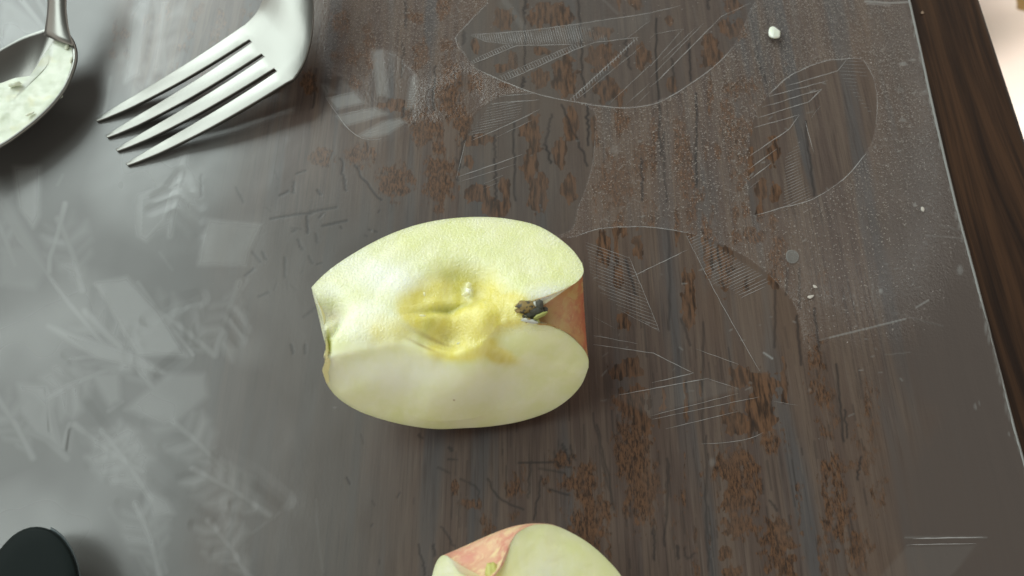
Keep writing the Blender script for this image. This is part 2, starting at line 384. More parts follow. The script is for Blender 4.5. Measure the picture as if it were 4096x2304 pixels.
# more leaves of the same embossing on the left, their glare painted as soft pale facets
def fan(cx, cy, ang, L, n=5, v=.20, blur=20):
    ca, sa = math.cos(ang), math.sin(ang)
    T = lambda u, w_: (cx + u * ca - w_ * sa, cy + u * sa + w_ * ca)
    stroke(lite, [T(0, 0), T(L * .5, L * .03), T(L, 0)], 5, v * .9, 16)
    for sd in (-1, 1):
        for i in range(n):
            u = L * (.08 + .84 * i / n); du = L * .84 / n; wd = L * .33 * math.sin(math.pi * (.12 + .8 * i / n)) * rng.uniform(.8, 1.15)
            if rng.rand() < .5: fill(lite, [T(u, 0), T(u + du * .75, 0), T(u + du * 1.6, sd * wd), T(u + du * .7, sd * wd * .95)], v * rng.uniform(.5, 1.1), blur)
            else: fill(lite, [T(u, 0), T(u + du * .3, 0), T(u + du * 1.3, sd * wd), T(u + du * 1.0, sd * wd)], v * rng.uniform(.5, .9), 18)
            if rng.rand() < .35: stroke(dip, [T(u + du * .9, sd * 6), T(u + du * 1.9, sd * wd)], 6, .12, 24)
for a_ in ((60, 1060, -2.0, 330), (330, 1160, -1.9, 300), (620, 1560, -2.3, 420), (860, 1420, -2.5, 330), (130, 1830, -2.1, 280), (600, 1990, -2.2, 330), (900, 1880, -2.4, 330), (1080, 2060, -2.6, 360), (640, 2300, -1.9, 300), (1000, 2310, -2.2, 280), (430, 1480, 2.7, 300), (960, 1130, 1.9, 300), (740, 620, 1.75, 330), (300, 1700, .6, 330), (560, 480, -1.4, 420), (660, 300, -1.7, 330), (120, 330, -2.2, 300)):
    fan(*a_)
# veins on the left, the light they catch painted as soft pale lines
for pts, wd, v in ((Z5([(0, 200), (130, 460), (300, 660), (500, 930), (760, 1240), (960, 1320)]), 4, .20), (Z5([(470, 210), (420, 420), (360, 600), (355, 700)]), 5, .28), (Z5([(1000, 780), (1150, 980), (1400, 1300)]), 4, .20),
                   (Z5([(700, 790), (820, 1000), (1000, 1290)]), 4, .12), (Z5([(1330, 30), (1060, 140)]), 4, .18), (Z5([(1330, 30), (1150, 190), (1080, 300)]), 4, .16), (Z5([(1330, 30), (1230, 380)]), 3, .15),
                   (Z5([(1330, 30), (1370, 260)]), 3, .1), (Z5([(1520, 335), (1890, 375)]), 3, .22), (Z5([(1800, 760), (1660, 980)]), 4, .14), (Z5([(520, 1330), (900, 1290)]), 4, .14), (Z5([(1460, 940), (1530, 1290)]), 4, .08),
                   (Z7([(330, 90), (390, 330), (430, 520)]), 5, .13), (Z7([(480, 600), (330, 460), (180, 400)]), 6, .13), (Z7([(450, 520), (500, 350)]), 4, .13), (Z7([(130, 130), (190, 220)]), 4, .1),
                   (Z7([(1060, 850), (1120, 1050), (1150, 1250), (1200, 1420)]), 4, .10), (Z7([(790, 960), (960, 1250), (1060, 1430)]), 4, .06), (Z7([(780, 260), (880, 190)]), 4, .12), (Z7([(930, 250), (1020, 300), (1160, 200), (1300, 60)]), 4, .1),
                   (Z7([(1240, 400), (1560, 430)]), 3, .08), (Z7([(1820, 1140), (2020, 990)]), 3, .07), (Z7([(2280, 900), (2300, 1200), (2330, 1420)]), 3, .06), (Z7([(1100, 990), (1250, 980)]), 3, .1), (Z7([(1110, 1030), (1230, 1040)]), 3, .1),
                   ([(85, 0), (190, 135)], 5, .28), ([(150, 0), (185, 60)], 4, .12), ([(415, 460), (440, 310)], 4, .14), ([(575, 640), (760, 590)], 5, .1), ([(0, 990), (170, 1060), (200, 1100)], 4, .1), ([(690, 1080), (640, 1010)], 3, .08),
                   (Z3([(1480, 0), (1620, 200)]), 7, .14), (Z3([(2200, 0), (2300, 100)]), 3, .1), ([(230, 740), (250, 700)], 3, .1)):
    stroke(lite, pts, wd, v * .8, wd * (2.2 if pts[0][0] < 1250 else 1.5))
# wetted-out brown patches
for x, y, rx, ry in ((1485, 135, 75, 75), (1810, 100, 160, 95), (1270, 335, 30, 45), (1540, 430, 40, 70), (1470, 490, 50, 30), (2160, 240, 95, 50), (2200, 420, 120, 90), (2480, 420, 60, 85), (1910, 560, 90, 150),
                     (1740, 570, 70, 70), (2230, 650, 105, 100), (1750, 370, 55, 28), (1480, 620, 45, 25), (880, 400, 65, 110), (1060, 330, 70, 50), (1085, 640, 90, 220), (1270, 590, 70, 85), (920, 930, 110, 120), (1180, 900, 70, 150),
                     (690, 1320, 130, 120), (1010, 1290, 110, 220), (160, 1140, 75, 70), (440, 1120, 95, 100), (400, 600, 40, 50), (370, 400, 60, 100), (500, 350, 45, 190), (780, 830, 45, 70), (700, 760, 130, 40), (1630, 940, 55, 50),
                     (1700, 970, 60, 120), (1670, 1200, 65, 110), (1880, 1110, 48, 100), (1950, 1360, 60, 100), (1720, 1380, 65, 130), (1480, 1360, 40, 80), (1215, 1180, 35, 55), (1290, 1010, 110, 40), (1280, 1410, 90, 60), (2300, 1330, 130, 170),
                     (2430, 20, 60, 40), (2310, 20, 14, 50), (820, 120, 60, 60), (1040, 40, 60, 90), (290, 170, 70, 90), (250, 400, 30, 40), (70, 600, 60, 90), (1960, 900, 50, 120), (1420, 1500, 110, 60)):
    (cx, cy), = Z3([(x, y)]); blob(patch, cx, cy, rx / 1.811, ry / 1.811)
for x, y, rx, ry, v in ((540, 190, 85, 60, 1), (390, 330, 75, 110, .9), (130, 130, 28, 32, 1), (140, 560, 32, 60, .9), (190, 960, 50, 230, .8), (550, 560, 130, 110, .62), (500, 780, 60, 200, .65), (720, 1220, 45, 60, .9), (800, 1240, 40, 70, .8), (540, 1000, 50, 200, .6), (20, 950, 30, 220, .8), (530, 30, 60, 60, .8)):
    (cx, cy), = Z4([(x, y)]); blob(patch, cx, cy, rx / 1.61, ry / 1.61, v)
for x, y, rx, ry, v in ((1800, 40, 110, 150, .85), (1810, 280, 120, 180, 1), (1850, 500, 100, 150, 1), (1290, 240, 100, 60, .8), (1420, 400, 230, 70, .85), (960, 430, 60, 90, .9), (545, 430, 30, 60, 1), (660, 540, 85, 40, .9), (780, 720, 60, 60, .7), (1480, 620, 160, 180, .8),
                        (960, 620, 40, 45, .7), (1010, 300, 30, 70, .7), (1560, 560, 60, 120, .8), (760, 640, 50, 80, .6)):
    (cx, cy), = Z8([(x, y)]); blob(patch, cx, cy, rx / 1.717, ry / 1.717, v)
for x, y, rx, ry, v in ((170, 150, 42, 110, .9), (655, 430, 38, 150, 1.1), (280, 555, 42, 60, .8), (310, 830, 100, 70, .85), (950, 870, 60, 60, .9), (1080, 930, 90, 90, .9), (940, 1150, 65, 60, 1.1), (1080, 1110, 70, 80, 1), (1380, 850, 70, 260, .66), (1000, 60, 120, 60, .7), (880, 200, 60, 140, .5), (1420, 300, 70, 160, .5)):
    (cx, cy), = Z6([(x, y)]); blob(patch, cx, cy, rx / 1.434, ry / 1.434, v)
for x, y, rx, ry, v in ((330, 150, 110, 110, .9), (330, 420, 110, 200, 1), (380, 680, 100, 160, .9), (60, 620, 90, 130, .9), (60, 880, 130, 200, .8), (900, 540, 110, 110, 1), (920, 700, 90, 130, 1), (930, 860, 90, 80, 1), (860, 1020, 45, 50, 1), (1020, 640, 60, 160, .85), (1130, 400, 60, 90, .7),
                        (1170, 950, 110, 180, .9), (1200, 1090, 100, 90, .9), (1480, 560, 90, 160, .7), (1500, 800, 130, 240, .7), (1620, 1000, 110, 180, .65), (1650, 450, 90, 180, .6), (1440, 250, 110, 150, .55), (900, 1130, 90, 50, .9), (1740, 700, 60, 200, .6), (1040, 200, 80, 80, .9), (930, 270, 60, 60, 1.1)):
    (cx, cy), = Z9([(x, y)]); blob(patch, cx, cy, rx / 1.434, ry / 1.434, v)
# loose speckle of the same in the open ground to the upper right
for _ in range(60):
    cx, cy = rng.uniform(2350, 3150), rng.uniform(380, 1150); blob(patch, cx, cy, rng.uniform(10, 34), rng.uniform(30, 110), rng.uniform(.45, .8))
for _ in range(26):
    cx, cy = rng.uniform(450, 1000), rng.uniform(0, 330); blob(patch, cx, cy, rng.uniform(14, 36), rng.uniform(18, 50), rng.uniform(.45, .8))
for _ in range(50):
    cx, cy = rng.uniform(2400, 3560), rng.uniform(1500, 2304); blob(patch, cx, cy, rng.uniform(8, 26), rng.uniform(60, 190), rng.uniform(.35, .6))
# dark seams and short marks in the wood
def wob(pts, amp=5, n=14):
    c = catmull(pts, n); c[:, 0] += rng.normal(0, amp * .5, n); return c
for L in ([(1625, 0), (1630, 250), (1628, 500)], [(2010, 0), (2035, 300), (2060, 700)], [(975, 480), (965, 800)], [(750, 320), (738, 560)], [(765, 0), (765, 200)], [(755, 780), (745, 850)], [(1410, 980), (1415, 1140)], [(1540, 880), (1555, 1200), (1550, 1449)],
          [(2355, 280), (2390, 500)], [(118, 500), (95, 780)], [(300, 1150), (330, 1380)], [(400, 1200), (480, 1330), (580, 1449)], [(1830, 830), (1770, 1050)], [(2080, 760), (2090, 1050)], [(1200, 980), (1150, 1230)], [(1190, 230), (1185, 320)], [(1620, 560), (1610, 640)],
          [(1420, 1150), (1410, 1449)], [(2470, 1150), (2480, 1449)], [(1780, 1050), (1820, 1180)], [(1640, 0), (1620, 100)], [(1900, 760), (2080, 1200)]):
    stroke(dark, wob(Z3(L), 7), 2.0, rng.uniform(.5, .85), 5)
for L in ([(40, 120), (40, 420), (60, 700), (65, 1000)], [(145, 380), (155, 620)], [(245, 280), (265, 520)], [(370, 0), (375, 60)], [(680, 330), (760, 560)], [(300, 600), (300, 900), (295, 1200)], [(90, 850), (90, 1050), (110, 1300)], [(1000, 780), (1060, 1260)]):
    stroke(dark, wob(Z4(L)), 2.6, rng.uniform(.5, .9), 4)
for L in ([(1520, 0), (1600, 350), (1640, 580)], [(2290, 200), (2275, 600), (2300, 1000)], [(2010, 230), (1990, 830)], [(1145, 350), (1090, 650)], [(1070, 250), (1050, 500)], [(780, 370), (850, 500), (1015, 580)], [(590, 370), (700, 430), (710, 520)], [(985, 260), (1250, 255)],
          [(1140, 300), (1300, 330)], [(580, 520), (580, 700)], [(300, 820), (345, 1030)], [(460, 700), (540, 830)], [(400, 820), (410, 900)], [(300, 60), (320, 90)], [(430, 290), (510, 330)], [(1230, 180), (1250, 270), (1350, 290)], [(1290, 130), (1340, 260)], [(1340, 140), (1370, 240)],
          [(1915, 650), (1920, 920)], [(2070, 830), (2085, 920)], [(2130, 840), (2140, 920), (2190, 880)], [(1200, 440), (1320, 480)], [(510, 150), (530, 180)], [(500, 235), (570, 238)]):
    stroke(dark, wob(Z8(L), 6), 1.8, rng.uniform(.35, .7), 5)
for L in ([(535, 20), (545, 300), (540, 600)], [(290, 200), (350, 400)], [(610, 540), (660, 690)], [(735, 560), (735, 1250)], [(1150, 330), (1145, 700)], [(1270, 520), (1300, 800)], [(1285, 250), (1290, 480)], [(1500, 800), (1540, 1240)], [(1370, 480), (1400, 700)], [(1220, 250), (1210, 400)]):
    stroke(dark, wob(Z6(L), 3), 2.8, rng.uniform(.4, .75), 5)
for L in ([(100, 220), (140, 400), (180, 600), (220, 760)], [(530, 480), (535, 650), (510, 980)], [(750, 350), (750, 620), (752, 900), (770, 1100)], [(450, 880), (455, 1060)], [(1640, 470), (1620, 600)], [(1550, 200), (1560, 360)], [(1070, 600), (1080, 680)], [(590, 980), (590, 1040)], [(1120, 720), (1160, 780)], [(240, 230), (245, 400)]):
    stroke(dark, wob(Z9(L), 5), 1.9, rng.uniform(.4, .75), 5)
for L in ([(1710, 90), (1770, 200)], [(1960, 320), (2170, 285), (2260, 280)], [(2250, 270), (2440, 235)], [(2030, 150), (2090, 120)], [(2130, 50), (2125, 130)], [(2220, 300), (2230, 420)], [(2240, 590), (2260, 640)], [(2065, 600), (2065, 740)], [(1830, 560), (1890, 630)], [(1900, 560), (1925, 610)],
          [(1780, 730), (1840, 680)], [(2160, 470), (2190, 540)], [(2200, 1030), (2290, 960)], [(2110, 1230), (2125, 1290)], [(2210, 1230), (2210, 1290)], [(1460, 0), (1460, 160)], [(2490, 40), (2510, 110)], [(2300, 110), (2320, 140)], [(2290, 430), (2300, 490)], [(2140, 400), (2120, 410)], [(2340, 370), (2520, 330)], [(1880, 880), (1950, 850)]):
    stroke(dark, wob(Z5(L), 3), 2.4, rng.uniform(.3, .6), 6)
for _ in range(45):      # scattered marks between the fork and the fruit
    cx, cy = rng.uniform(930, 2000), rng.uniform(560, 1150) if rng.rand() < .7 else rng.uniform(1500, 2250)
    if cy > 1500: cx = rng.uniform(1300, 1800)
    else: cx = max(cx, rng.uniform(930, 1250))
    a = rng.normal(math.pi / 2, .7); L = rng.uniform(8, 42)
    k_ = np.clip((cx - 900) / 450, .1, 1)
    stroke(dark, [(cx, cy), (cx + L * math.cos(a), cy + L * math.sin(a))], rng.uniform(1.0, 2.4), rng.uniform(.2, .6) * k_, 4.5)
for _ in range(150):      # fine upright pores to the right
    cx, cy = rng.uniform(1800, 3500), rng.uniform(1150, 2304); L = rng.uniform(20, 140)
    sl = (cx - 2048) / 6900
    stroke(dark, [(cx, cy), (cx + L * sl, cy + L)], rng.uniform(1, 2), rng.uniform(.15, .5), 4)
# broad soft dark bands where the sheet dips, at lower left
for pts, wd, v in ((Z7([(540, -20), (780, 300), (1000, 620), (1300, 850), (1560, 930)]), 16, .22), (Z7([(1600, 600), (1850, 740), (2050, 900)]), 16, .2), (Z5([(350, 740), (400, 950), (560, 1060)]), 20, .14), (Z5([(1080, 1060), (1250, 950), (1450, 890)]), 14, .25),
                   (Z5([(1180, 1430), (1330, 1310)]), 14, .2), (Z5([(480, 1300), (640, 1310)]), 8, .2), (Z5([(530, 1360), (860, 1385)]), 8, .2), (Z7([(330, 90), (360, 400)]), 3, .18), (Z7([(130, 300), (210, 340)]), 5, .16), (Z7([(490, 540), (510, 400)]), 4, .22), (Z7([(1400, 890), (1600, 1050)]), 12, .15)):
    stroke(dip, pts, wd * .8, v, wd * 2.2)
# scuffs, dried drops, scratches
for x, y, rx, ry, v in ((3612, 255, 18, 9, .7), (3650, 240, 14, 6, .5), (3612, 480, 16, 8, .5), (3700, 225, 30, 10, .2), (3600, 360, 20, 10, .2), (3660, 820, 10, 9, .6), (3690, 836, 10, 11, .85), (3700, 370, 26, 12, .25), (3523, 1165, 9, 12, .7),
                        (1150, 560, 10, 20, .1), (3500, 590, 8, 6, .4), (2850, 1850, 16, 20, .3), (3240, 1560, 8, 8, .3), (3905, 1625, 12, 16, .5), (3920, 1610, 8, 14, .4), (4045, 1735, 14, 12, .7), (3840, 1080, 14, 22, .5), (2870, 745, 8, 8, .2), (2460, 600, 22, 20, .25), (1340, 1630, 9, 4, .4), (1490, 925, 5, 7, .5), (3040, 1300, 6, 4, .4),
                        (2560, 565, 12, 6, .4), (1900, 330, 8, 5, .2)):
    blob(lite, x, y, rx * .8, ry * .8, v * .6)
for pts, wd, v in (([(3320, 1350), (3450, 1318), (3625, 1275)], 2, .45), ([(3665, 1230), (3720, 1197)], 2.2, .4), ([(3280, 1360), (3320, 1350)], 1.5, .2), ([(3570, 1250), (3770, 1305)], 2, .1), ([(3055, 1410), (3090, 1434)], 2.5, .6), ([(3460, 5), (3560, 12), (3640, 8)], 2.6, .45),
                   ([(3470, 14), (3560, 22)], 2, .25), ([(3700, 940), (3850, 955)], 2, .12), ([(3760, 900), (3850, 925)], 2, .12), ([(3620, 2150), (3960, 2150)], 2.5, .22), ([(3540, 1420), (3640, 1410)], 1.5, .12), ([(2395, 1145), (2420, 1160)], 1.5, .3)):
    stroke(lite, pts, wd, v, wd)
for _ in range(60):
    cx, cy = rng.uniform(2300, 3780), rng.uniform(300, 1700)
    if cx > 3640 + cy * .24 - 60: continue
    a = rng.normal(-.1, .5); L = rng.uniform(6, 26)
    stroke(lite, [(cx, cy), (cx + L * math.cos(a), cy + L * math.sin(a))], 1.0, rng.uniform(.12, .4), 2.5)
for q in rng.uniform(0, 1, 70):      # chipped, milky cut edge
    k = int(q * 44) + 8; ex_, ey_ = mat_edge_px[k]; blob(lite, ex_ - rng.uniform(2, 12), ey_ + rng.uniform(-10, 10), rng.uniform(3, 8), rng.uniform(8, 28), rng.uniform(.08, .35))
patch = np.clip(patch + (fbm(X * 160, Y * 36, 91, 3) - .60) * 1.6 * np.clip((PXx - 2250) / 300, 0, 1) * np.clip((3600 - PXx) / 250, 0, 1) * (patch < .5) * (1 - .7 * (clear > .5)), 0, 1.2)
patch = np.where(bad, 0, patch)
# zones: 'soft' = grain fades to flat grey; at left this paints the glare haze
soft = np.clip((1250 - PXx + 260 * (fbm(X * 30, Y * 30, 5) - .5)) / 600, 0, 1)
soft = np.maximum(soft, .62 * np.clip((1900 - PXx + 500 * (fbm(X * 40, Y * 25, 6) - .5)) / 500, 0, 1) * np.clip((PXy - 450) / 500, 0, 1))
soft = np.maximum(soft, np.clip((PXx - 3450 + 300 * (fbm(X * 60, Y * 40, 8) - .5)) / 330, 0, .8))
topL = np.clip((520 - PXy) / 250, 0, 1) * np.clip((PXx - 380) / 160, 0, 1)
soft = np.where(bad, 0, soft * (1 - topL * np.clip((3000 - PXx) / 500, 0, 1) * .85))
soft = soft * soft * (3 - 2 * soft)
for lf, v in ((leafA, .62), (leafB, .50)):
    w_, m_ = inside(catmull(lf, 60, True), 5); soft[w_] = np.maximum(soft[w_], m_ * v * (.6 + .8 * (fbm(X[w_] * 260, Y[w_] * 20, 44, 2) - .3)))
# relief: gentle sag and crinkle of the sheet, leaves sunk a little
grit = np.clip((PXx - 1950 + 300 * (fbm(X * 50, Y * 50, 17) - .5)) / 350, 0, 1) * np.clip((1560 - PXy + 500 * (fbm(X * 40, Y * 40, 18) - .5)) / 650, 0, 1) * np.clip((3900 - PXx) / 300, .25, 1)
grit = np.maximum(grit, .9 * np.clip((PXx - 1250) / 150, 0, 1) * np.clip((420 - PXy + 300 * (fbm(X * 60, Y * 60, 19) - .5)) / 200, 0, 1))
grit = np.where(bad, 0, grit)
sheen = np.clip(fbm(X * 34 + Y * 16, Y * 30 - X * 12, 77, 3) - .46, 0, 1) * .8 * soft * np.clip((1500 - PXx) / 300, 0, 1)  # hazy sheen on the left, added to the pale colour
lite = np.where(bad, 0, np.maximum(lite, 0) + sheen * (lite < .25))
Z = .00030 * (fbm(X * 26, Y * 26, 21, 3) - .5) + .00010 * (fbm(X * 120, Y * 90, 31, 2) - .5)
Z = Z - .00005 * clear + .00010 * np.clip(lite, 0, .3) * (soft > .05) - .0005 * dip - .00004 * np.clip(dark, 0, .5)
Z[:, -1] -= .0001
V = np.stack([X, Y, Z], -1)
me = grid_me('table_mat', V, dict(clear=clear, patch=patch, dark=dark, lite=lite, soft=soft, grit=grit, right=np.clip((PXx - 2000) / 800, 0, 1)))
tmat = link('table_mat', me, MAT)
tag(tmat, 'frosted clear vinyl mat embossed with big leaves covering the dark table', 'table mat')
def zat(x, y):
    i = np.clip(np.searchsorted(ys, y), 0, len(ys) - 1); u = x - 0.0
    k = np.clip(np.searchsorted(us, x), 0, len(us) - 1); return Z[k, i]
# cut edge of the sheet: a thin milky bead down to the wood
prof = [(-.0007, .00005), (-.00025, .00012), (.0002, -.0001), (.0004, -.0008), (.00042, -.0017)]
yy = np.linspace(-.30, .62, 500); xx = edge_x(yy) + .00012 * (fbm(yy * 180, yy * 0 + 3.3, 4) - .5)
V = np.stack([np.stack([xx + a, yy, np.full_like(yy, b)], -1) for a, b in prof], 0)
link('cut_edge', grid_me('cut_edge', V), EDGE, tmat)

# ---- the raised pebble grain between the leaves, as far as single grains can be seen
gv, gf = [], []
gx_, gy_ = rng.uniform(1300, 3860, 60000), rng.uniform(-20, 1650, 60000)
gw = P(gx_, gy_); ku = np.clip(np.searchsorted(us, gw[:, 0] - np.clip((gw[:, 0] + .205) / .362, 0, 1) * (edge_x(gw[:, 1]) - .157)), 0, len(us) - 1); kv = np.clip(np.searchsorted(ys, gw[:, 1]), 0, len(ys) - 1)
keep = (grit[ku, kv] * (1 - clear[ku, kv]) * (.35 + 1.1 * np.clip((900 - gy_) / 900, 0, 1)) > rng.uniform(.06, 1.35, 60000)) & (gw[:, 0] < edge_x(gw[:, 1]) - .003)
for p, zz_ in zip(gw[keep], Z[ku, kv][keep] + .00002):
    a = rng.normal(.25, .5); L_, W_, hh = rng.uniform(.00016, .00046), rng.uniform(.00010, .00018), rng.uniform(.00005, .00014); c, s__ = math.cos(a), math.sin(a); b = len(gv)
    for u_, v_, h_ in ((-L_, 0, -.00003), (0, -W_, -.00003), (L_, 0, -.00003), (0, W_, -.00003), (rng.uniform(-.3, .3) * L_, 0, hh)): gv.append((p[0] + u_ * c - v_ * s__, p[1] + u_ * s__ + v_ * c, zz_ + h_))
    gf += [(b, b + 1, b + 4), (b + 1, b + 2, b + 4), (b + 2, b + 3, b + 4), (b + 3, b, b + 4)]
GRAIN = vinyl_line_material('vinyl_grain', (.52, .48, .44), .50, .18)  # pale tone paints in the glints on the grains
go = link('pebble_grain', pyme('pebble_grain', gv, gf), GRAIN, tmat, smooth=False); go['kind'] = 'stuff'; print('grains', len(gf) // 4)

# ---- embossed leaves: raised ridges and hatching as geometry of their own
def ridge_mesh(lines, wd, ht):
    vs, fs = [], []
    for L in lines:
        L = np.array(L, float); L = L + rng.normal(0, .55, L.shape); w3 = P(L[:, 0], L[:, 1])
        d = np.gradient(w3, axis=0); d /= np.linalg.norm(d, axis=1)[:, None] + 1e-12
        nrm = np.stack([-d[:, 1], d[:, 0], np.zeros(len(d))], -1)
        b = len(vs)
        for i in range(len(L)):
            z = zat(w3[i, 0], w3[i, 1]); tp = (min(i, len(L) - 1 - i, 2) / 2 * .7 + .3) * (.55 + .6 * ((i * 7919 + len(vs)) % 13) / 13)
            for s_, h in ((-1, -.00003), (0, ht * tp), (1, -.00003)):
                q = w3[i] + nrm[i] * s_ * wd * .5 * tp; vs.append((q[0], q[1], z + .00004 + h))
        for i in range(len(L) - 1):
            a = b + i * 3; fs += [(a, a + 3, a + 4, a + 1), (a + 1, a + 4, a + 5, a + 2)]
    return vs, fs
def hatch(poly, ang, pitch):
    """parallel lines clipped to a polygon (photo pixels)"""
    poly = np.array(poly, float); c, s_ = math.cos(ang), math.sin(ang); R = np.array([[c, s_], [-s_, c]])
    q = poly @ R.T; out = []
    for y in np.arange(q[:, 1].min() + pitch * .5, q[:, 1].max(), pitch):
        xs = []
        for a, b in zip(q, np.roll(q, -1, 0)):
            if (a[1] > y) != (b[1] > y): xs.append(a[0] + (y - a[1]) / (b[1] - a[1]) * (b[0] - a[0]))
        xs.sort()
        for x0, x1 in zip(xs[::2], xs[1::2]):
            if x1 - x0 > 6: out.append([tuple(R.T @ np.array([x, y])) for x in np.linspace(x0, x1, 4)])
    return out
def sub(L, step=25):
    L = np.array(L, float); out = [L[0]]
    for a, b in zip(L[:-1], L[1:]):
        k = max(1, int(np.hypot(*(b - a)) / step)); out += [a + (b - a) * t for t in np.linspace(0, 1, k + 1)[1:]]
    return out
def leaf(lines, hatches, wd=.00030, ht=.00012, thin=()):
    e = empty('embossed_leaf', (0, 0, 0)); e.parent = tmat
    vs, fs = ridge_mesh([sub(l) for l in lines], wd, ht)
    if thin:
        v2, f2 = ridge_mesh([sub(l) for l in thin], wd * .6, ht * .7); b = len(vs); vs += v2; fs += [tuple(i + b for i in t) for t in f2]
    me_ = pyme('vein', vs, fs); link('vein', me_, RIDGE, e)
    hl = [h for poly, ang, pitch in hatches for h in hatch(poly, ang, pitch)]
    if hl:
        vs, fs = ridge_mesh(hl, .00030, .00010); o = link('hatching', pyme('hatching', vs, fs), HATCH, e); o['kind'] = 'stuff'
    return e
r_ = math.radians
leaf([Z3([(1240, 252), (1600, 228), (2000, 176), (2536, 95)]) + Z4([(60, 68), (200, 35)]), Z3([(1250, 465), (1570, 330), (1980, 322)]), Z3([(1490, 585), (1980, 365), (2130, 308), (2450, 270)]), Z3([(1960, 720), (2200, 500), (2450, 268)]),
      catmull(Z3([(1260, 490), (1450, 580), (1700, 675), (2000, 740), (2300, 780), (2536, 760)]) + Z4([(150, 610), (400, 440), (540, 300)]), 40),
      Z4([(650, 20), (460, 105), (60, 510), (0, 560)])],
     [(Z3([(1240, 252), (1600, 225), (2100, 165), (2250, 290), (1980, 322), (1500, 322), (1350, 300)]), r_(75), 9), (Z3([(1240, 440), (1500, 320), (1570, 330), (1250, 465)]), r_(55), 10), (Z3([(1430, 560), (1980, 325), (2130, 305), (1490, 585)]), r_(60), 11),
      (Z3([(1950, 720), (2420, 275), (2470, 270), (1990, 732)]), r_(80), 12)],
     thin=[Z3([(1240, 440), (1500, 320)]), Z3([(1430, 560), (1980, 325)]), Z3([(1240, 258), (1350, 300), (1500, 320)]), Z3([(2230, 760), (2536, 470)]) + Z4([(0, 430), (215, 185)]), Z4([(0, 250), (30, 220), (215, 185)]), Z4([(350, 145), (0, 500)]), Z4([(300, 175), (60, 400)]),
           Z3([(1990, 732), (2480, 330)]), Z3([(2350, 290), (2536, 150)]), Z3([(2360, 760), (2536, 600)]), Z3([(2430, 760), (2536, 660)]), catmull(Z3([(1360, 20), (1150, 240), (1130, 290), (1150, 350), (1200, 400)]), 14)])
leaf([Z3([(1440, 700), (1700, 675)]), Z3([(1380, 750), (1735, 722)]), Z3([(1240, 1020), (1600, 860), (1735, 790)]), Z3([(1150, 1280), (1610, 1120)])],
     [(Z3([(1380, 750), (1620, 735), (1580, 850), (1250, 1000), (1240, 960)]), r_(-12), 10)],
     thin=[Z3([(1150, 1320), (1560, 1190)]), Z3([(1330, 1330), (1470, 1270)]), Z3([(1330, 1365), (1440, 1320)]), Z3([(1430, 990), (1680, 870)]), Z3([(1200, 1020), (1130, 1300)])])
leaf([Z4([(870, 555), (1210, 455), (1265, 385)]), Z4([(765, 620), (1000, 560), (1150, 515)]), Z4([(720, 690), (1105, 575), (1025, 655), (690, 760)]), Z4([(670, 822), (960, 740)]), Z4([(960, 742), (900, 830), (640, 1005)]), Z4([(815, 960), (630, 1095)]),
      catmull(Z4([(765, 610), (900, 490), (1100, 400), (1250, 380), (1360, 378)]), 24), catmull(Z4([(1390, 990), (1250, 1150), (1050, 1280), (860, 1335), (660, 1392)]), 24), Z4([(780, 1050), (630, 1165)])],
     [(Z4([(965, 905), (870, 1010), (860, 1335), (1045, 1275)]), r_(-25), 11), (Z4([(1270, 390), (1360, 385), (1420, 520), (1330, 480), (1340, 580), (1440, 740), (1400, 720), (1270, 560), (1215, 455)]), r_(3), 14)],
     thin=[Z4([(710, 1155), (640, 1215)]), Z4([(1100, 680), (1040, 760)]), Z4([(1000, 780), (1060, 1000)]), catmull(Z4([(1375, 385), (1440, 500), (1463, 650), (1455, 800)]), 12)])
leaf([catmull(Z6([(0, 65), (150, 20), (350, 10), (500, 20), (650, 45)]), 24), Z6([(320, 300), (650, 140)]), Z6([(105, 635), (360, 680)]), Z6([(105, 685), (450, 735), (680, 850), (440, 905)]), Z6([(250, 975), (760, 880)])],
     [(Z6([(60, 90), (310, 180), (380, 350), (485, 610), (280, 490), (100, 350)]), r_(20), 12), (Z6([(640, 60), (720, 60), (1080, 290), (900, 370), (780, 340)]), r_(-25), 12), (Z6([(900, 370), (1080, 300), (1130, 330), (960, 430)]), r_(-25), 13)],
     wd=.00024, ht=.0001,
     thin=[Z6([(430, 1095), (940, 965)]), Z6([(440, 1115), (1060, 985)]), Z6([(520, 1170), (930, 1070)]), Z6([(1140, 1010), (1280, 1035)]), Z6([(640, 60), (780, 340), (900, 560), (1060, 840)]), Z6([(690, 710), (940, 800)]), Z6([(760, 880), (940, 940)]), Z6([(240, 480), (485, 610)]), Z6([(310, 180), (380, 350), (485, 610)]),
           Z6([(105, 525), (240, 600)]), catmull(Z6([(720, 1255), (850, 1250), (1000, 1225), (1080, 1190)]), 10)])
leaf([Z9([(1935, 940), (2100, 935), (2340, 930)])], [], wd=.0003, ht=.00006, thin=[Z9([(1900, 975), (2100, 970), (2300, 968)])])
leaf([], [(Z3([(420, 980), (600, 880), (720, 860), (770, 880), (640, 970), (500, 1000)]), r_(-18), 11), (Z3([(770, 780), (800, 620), (842, 640), (820, 785)]), r_(0), 10)], thin=[catmull(Z3([(180, 700), (330, 910), (440, 1000), (560, 1010), (700, 970)]), 14), Z3([(200, 710), (390, 668)]), Z3([(265, 838), (540, 778)])])

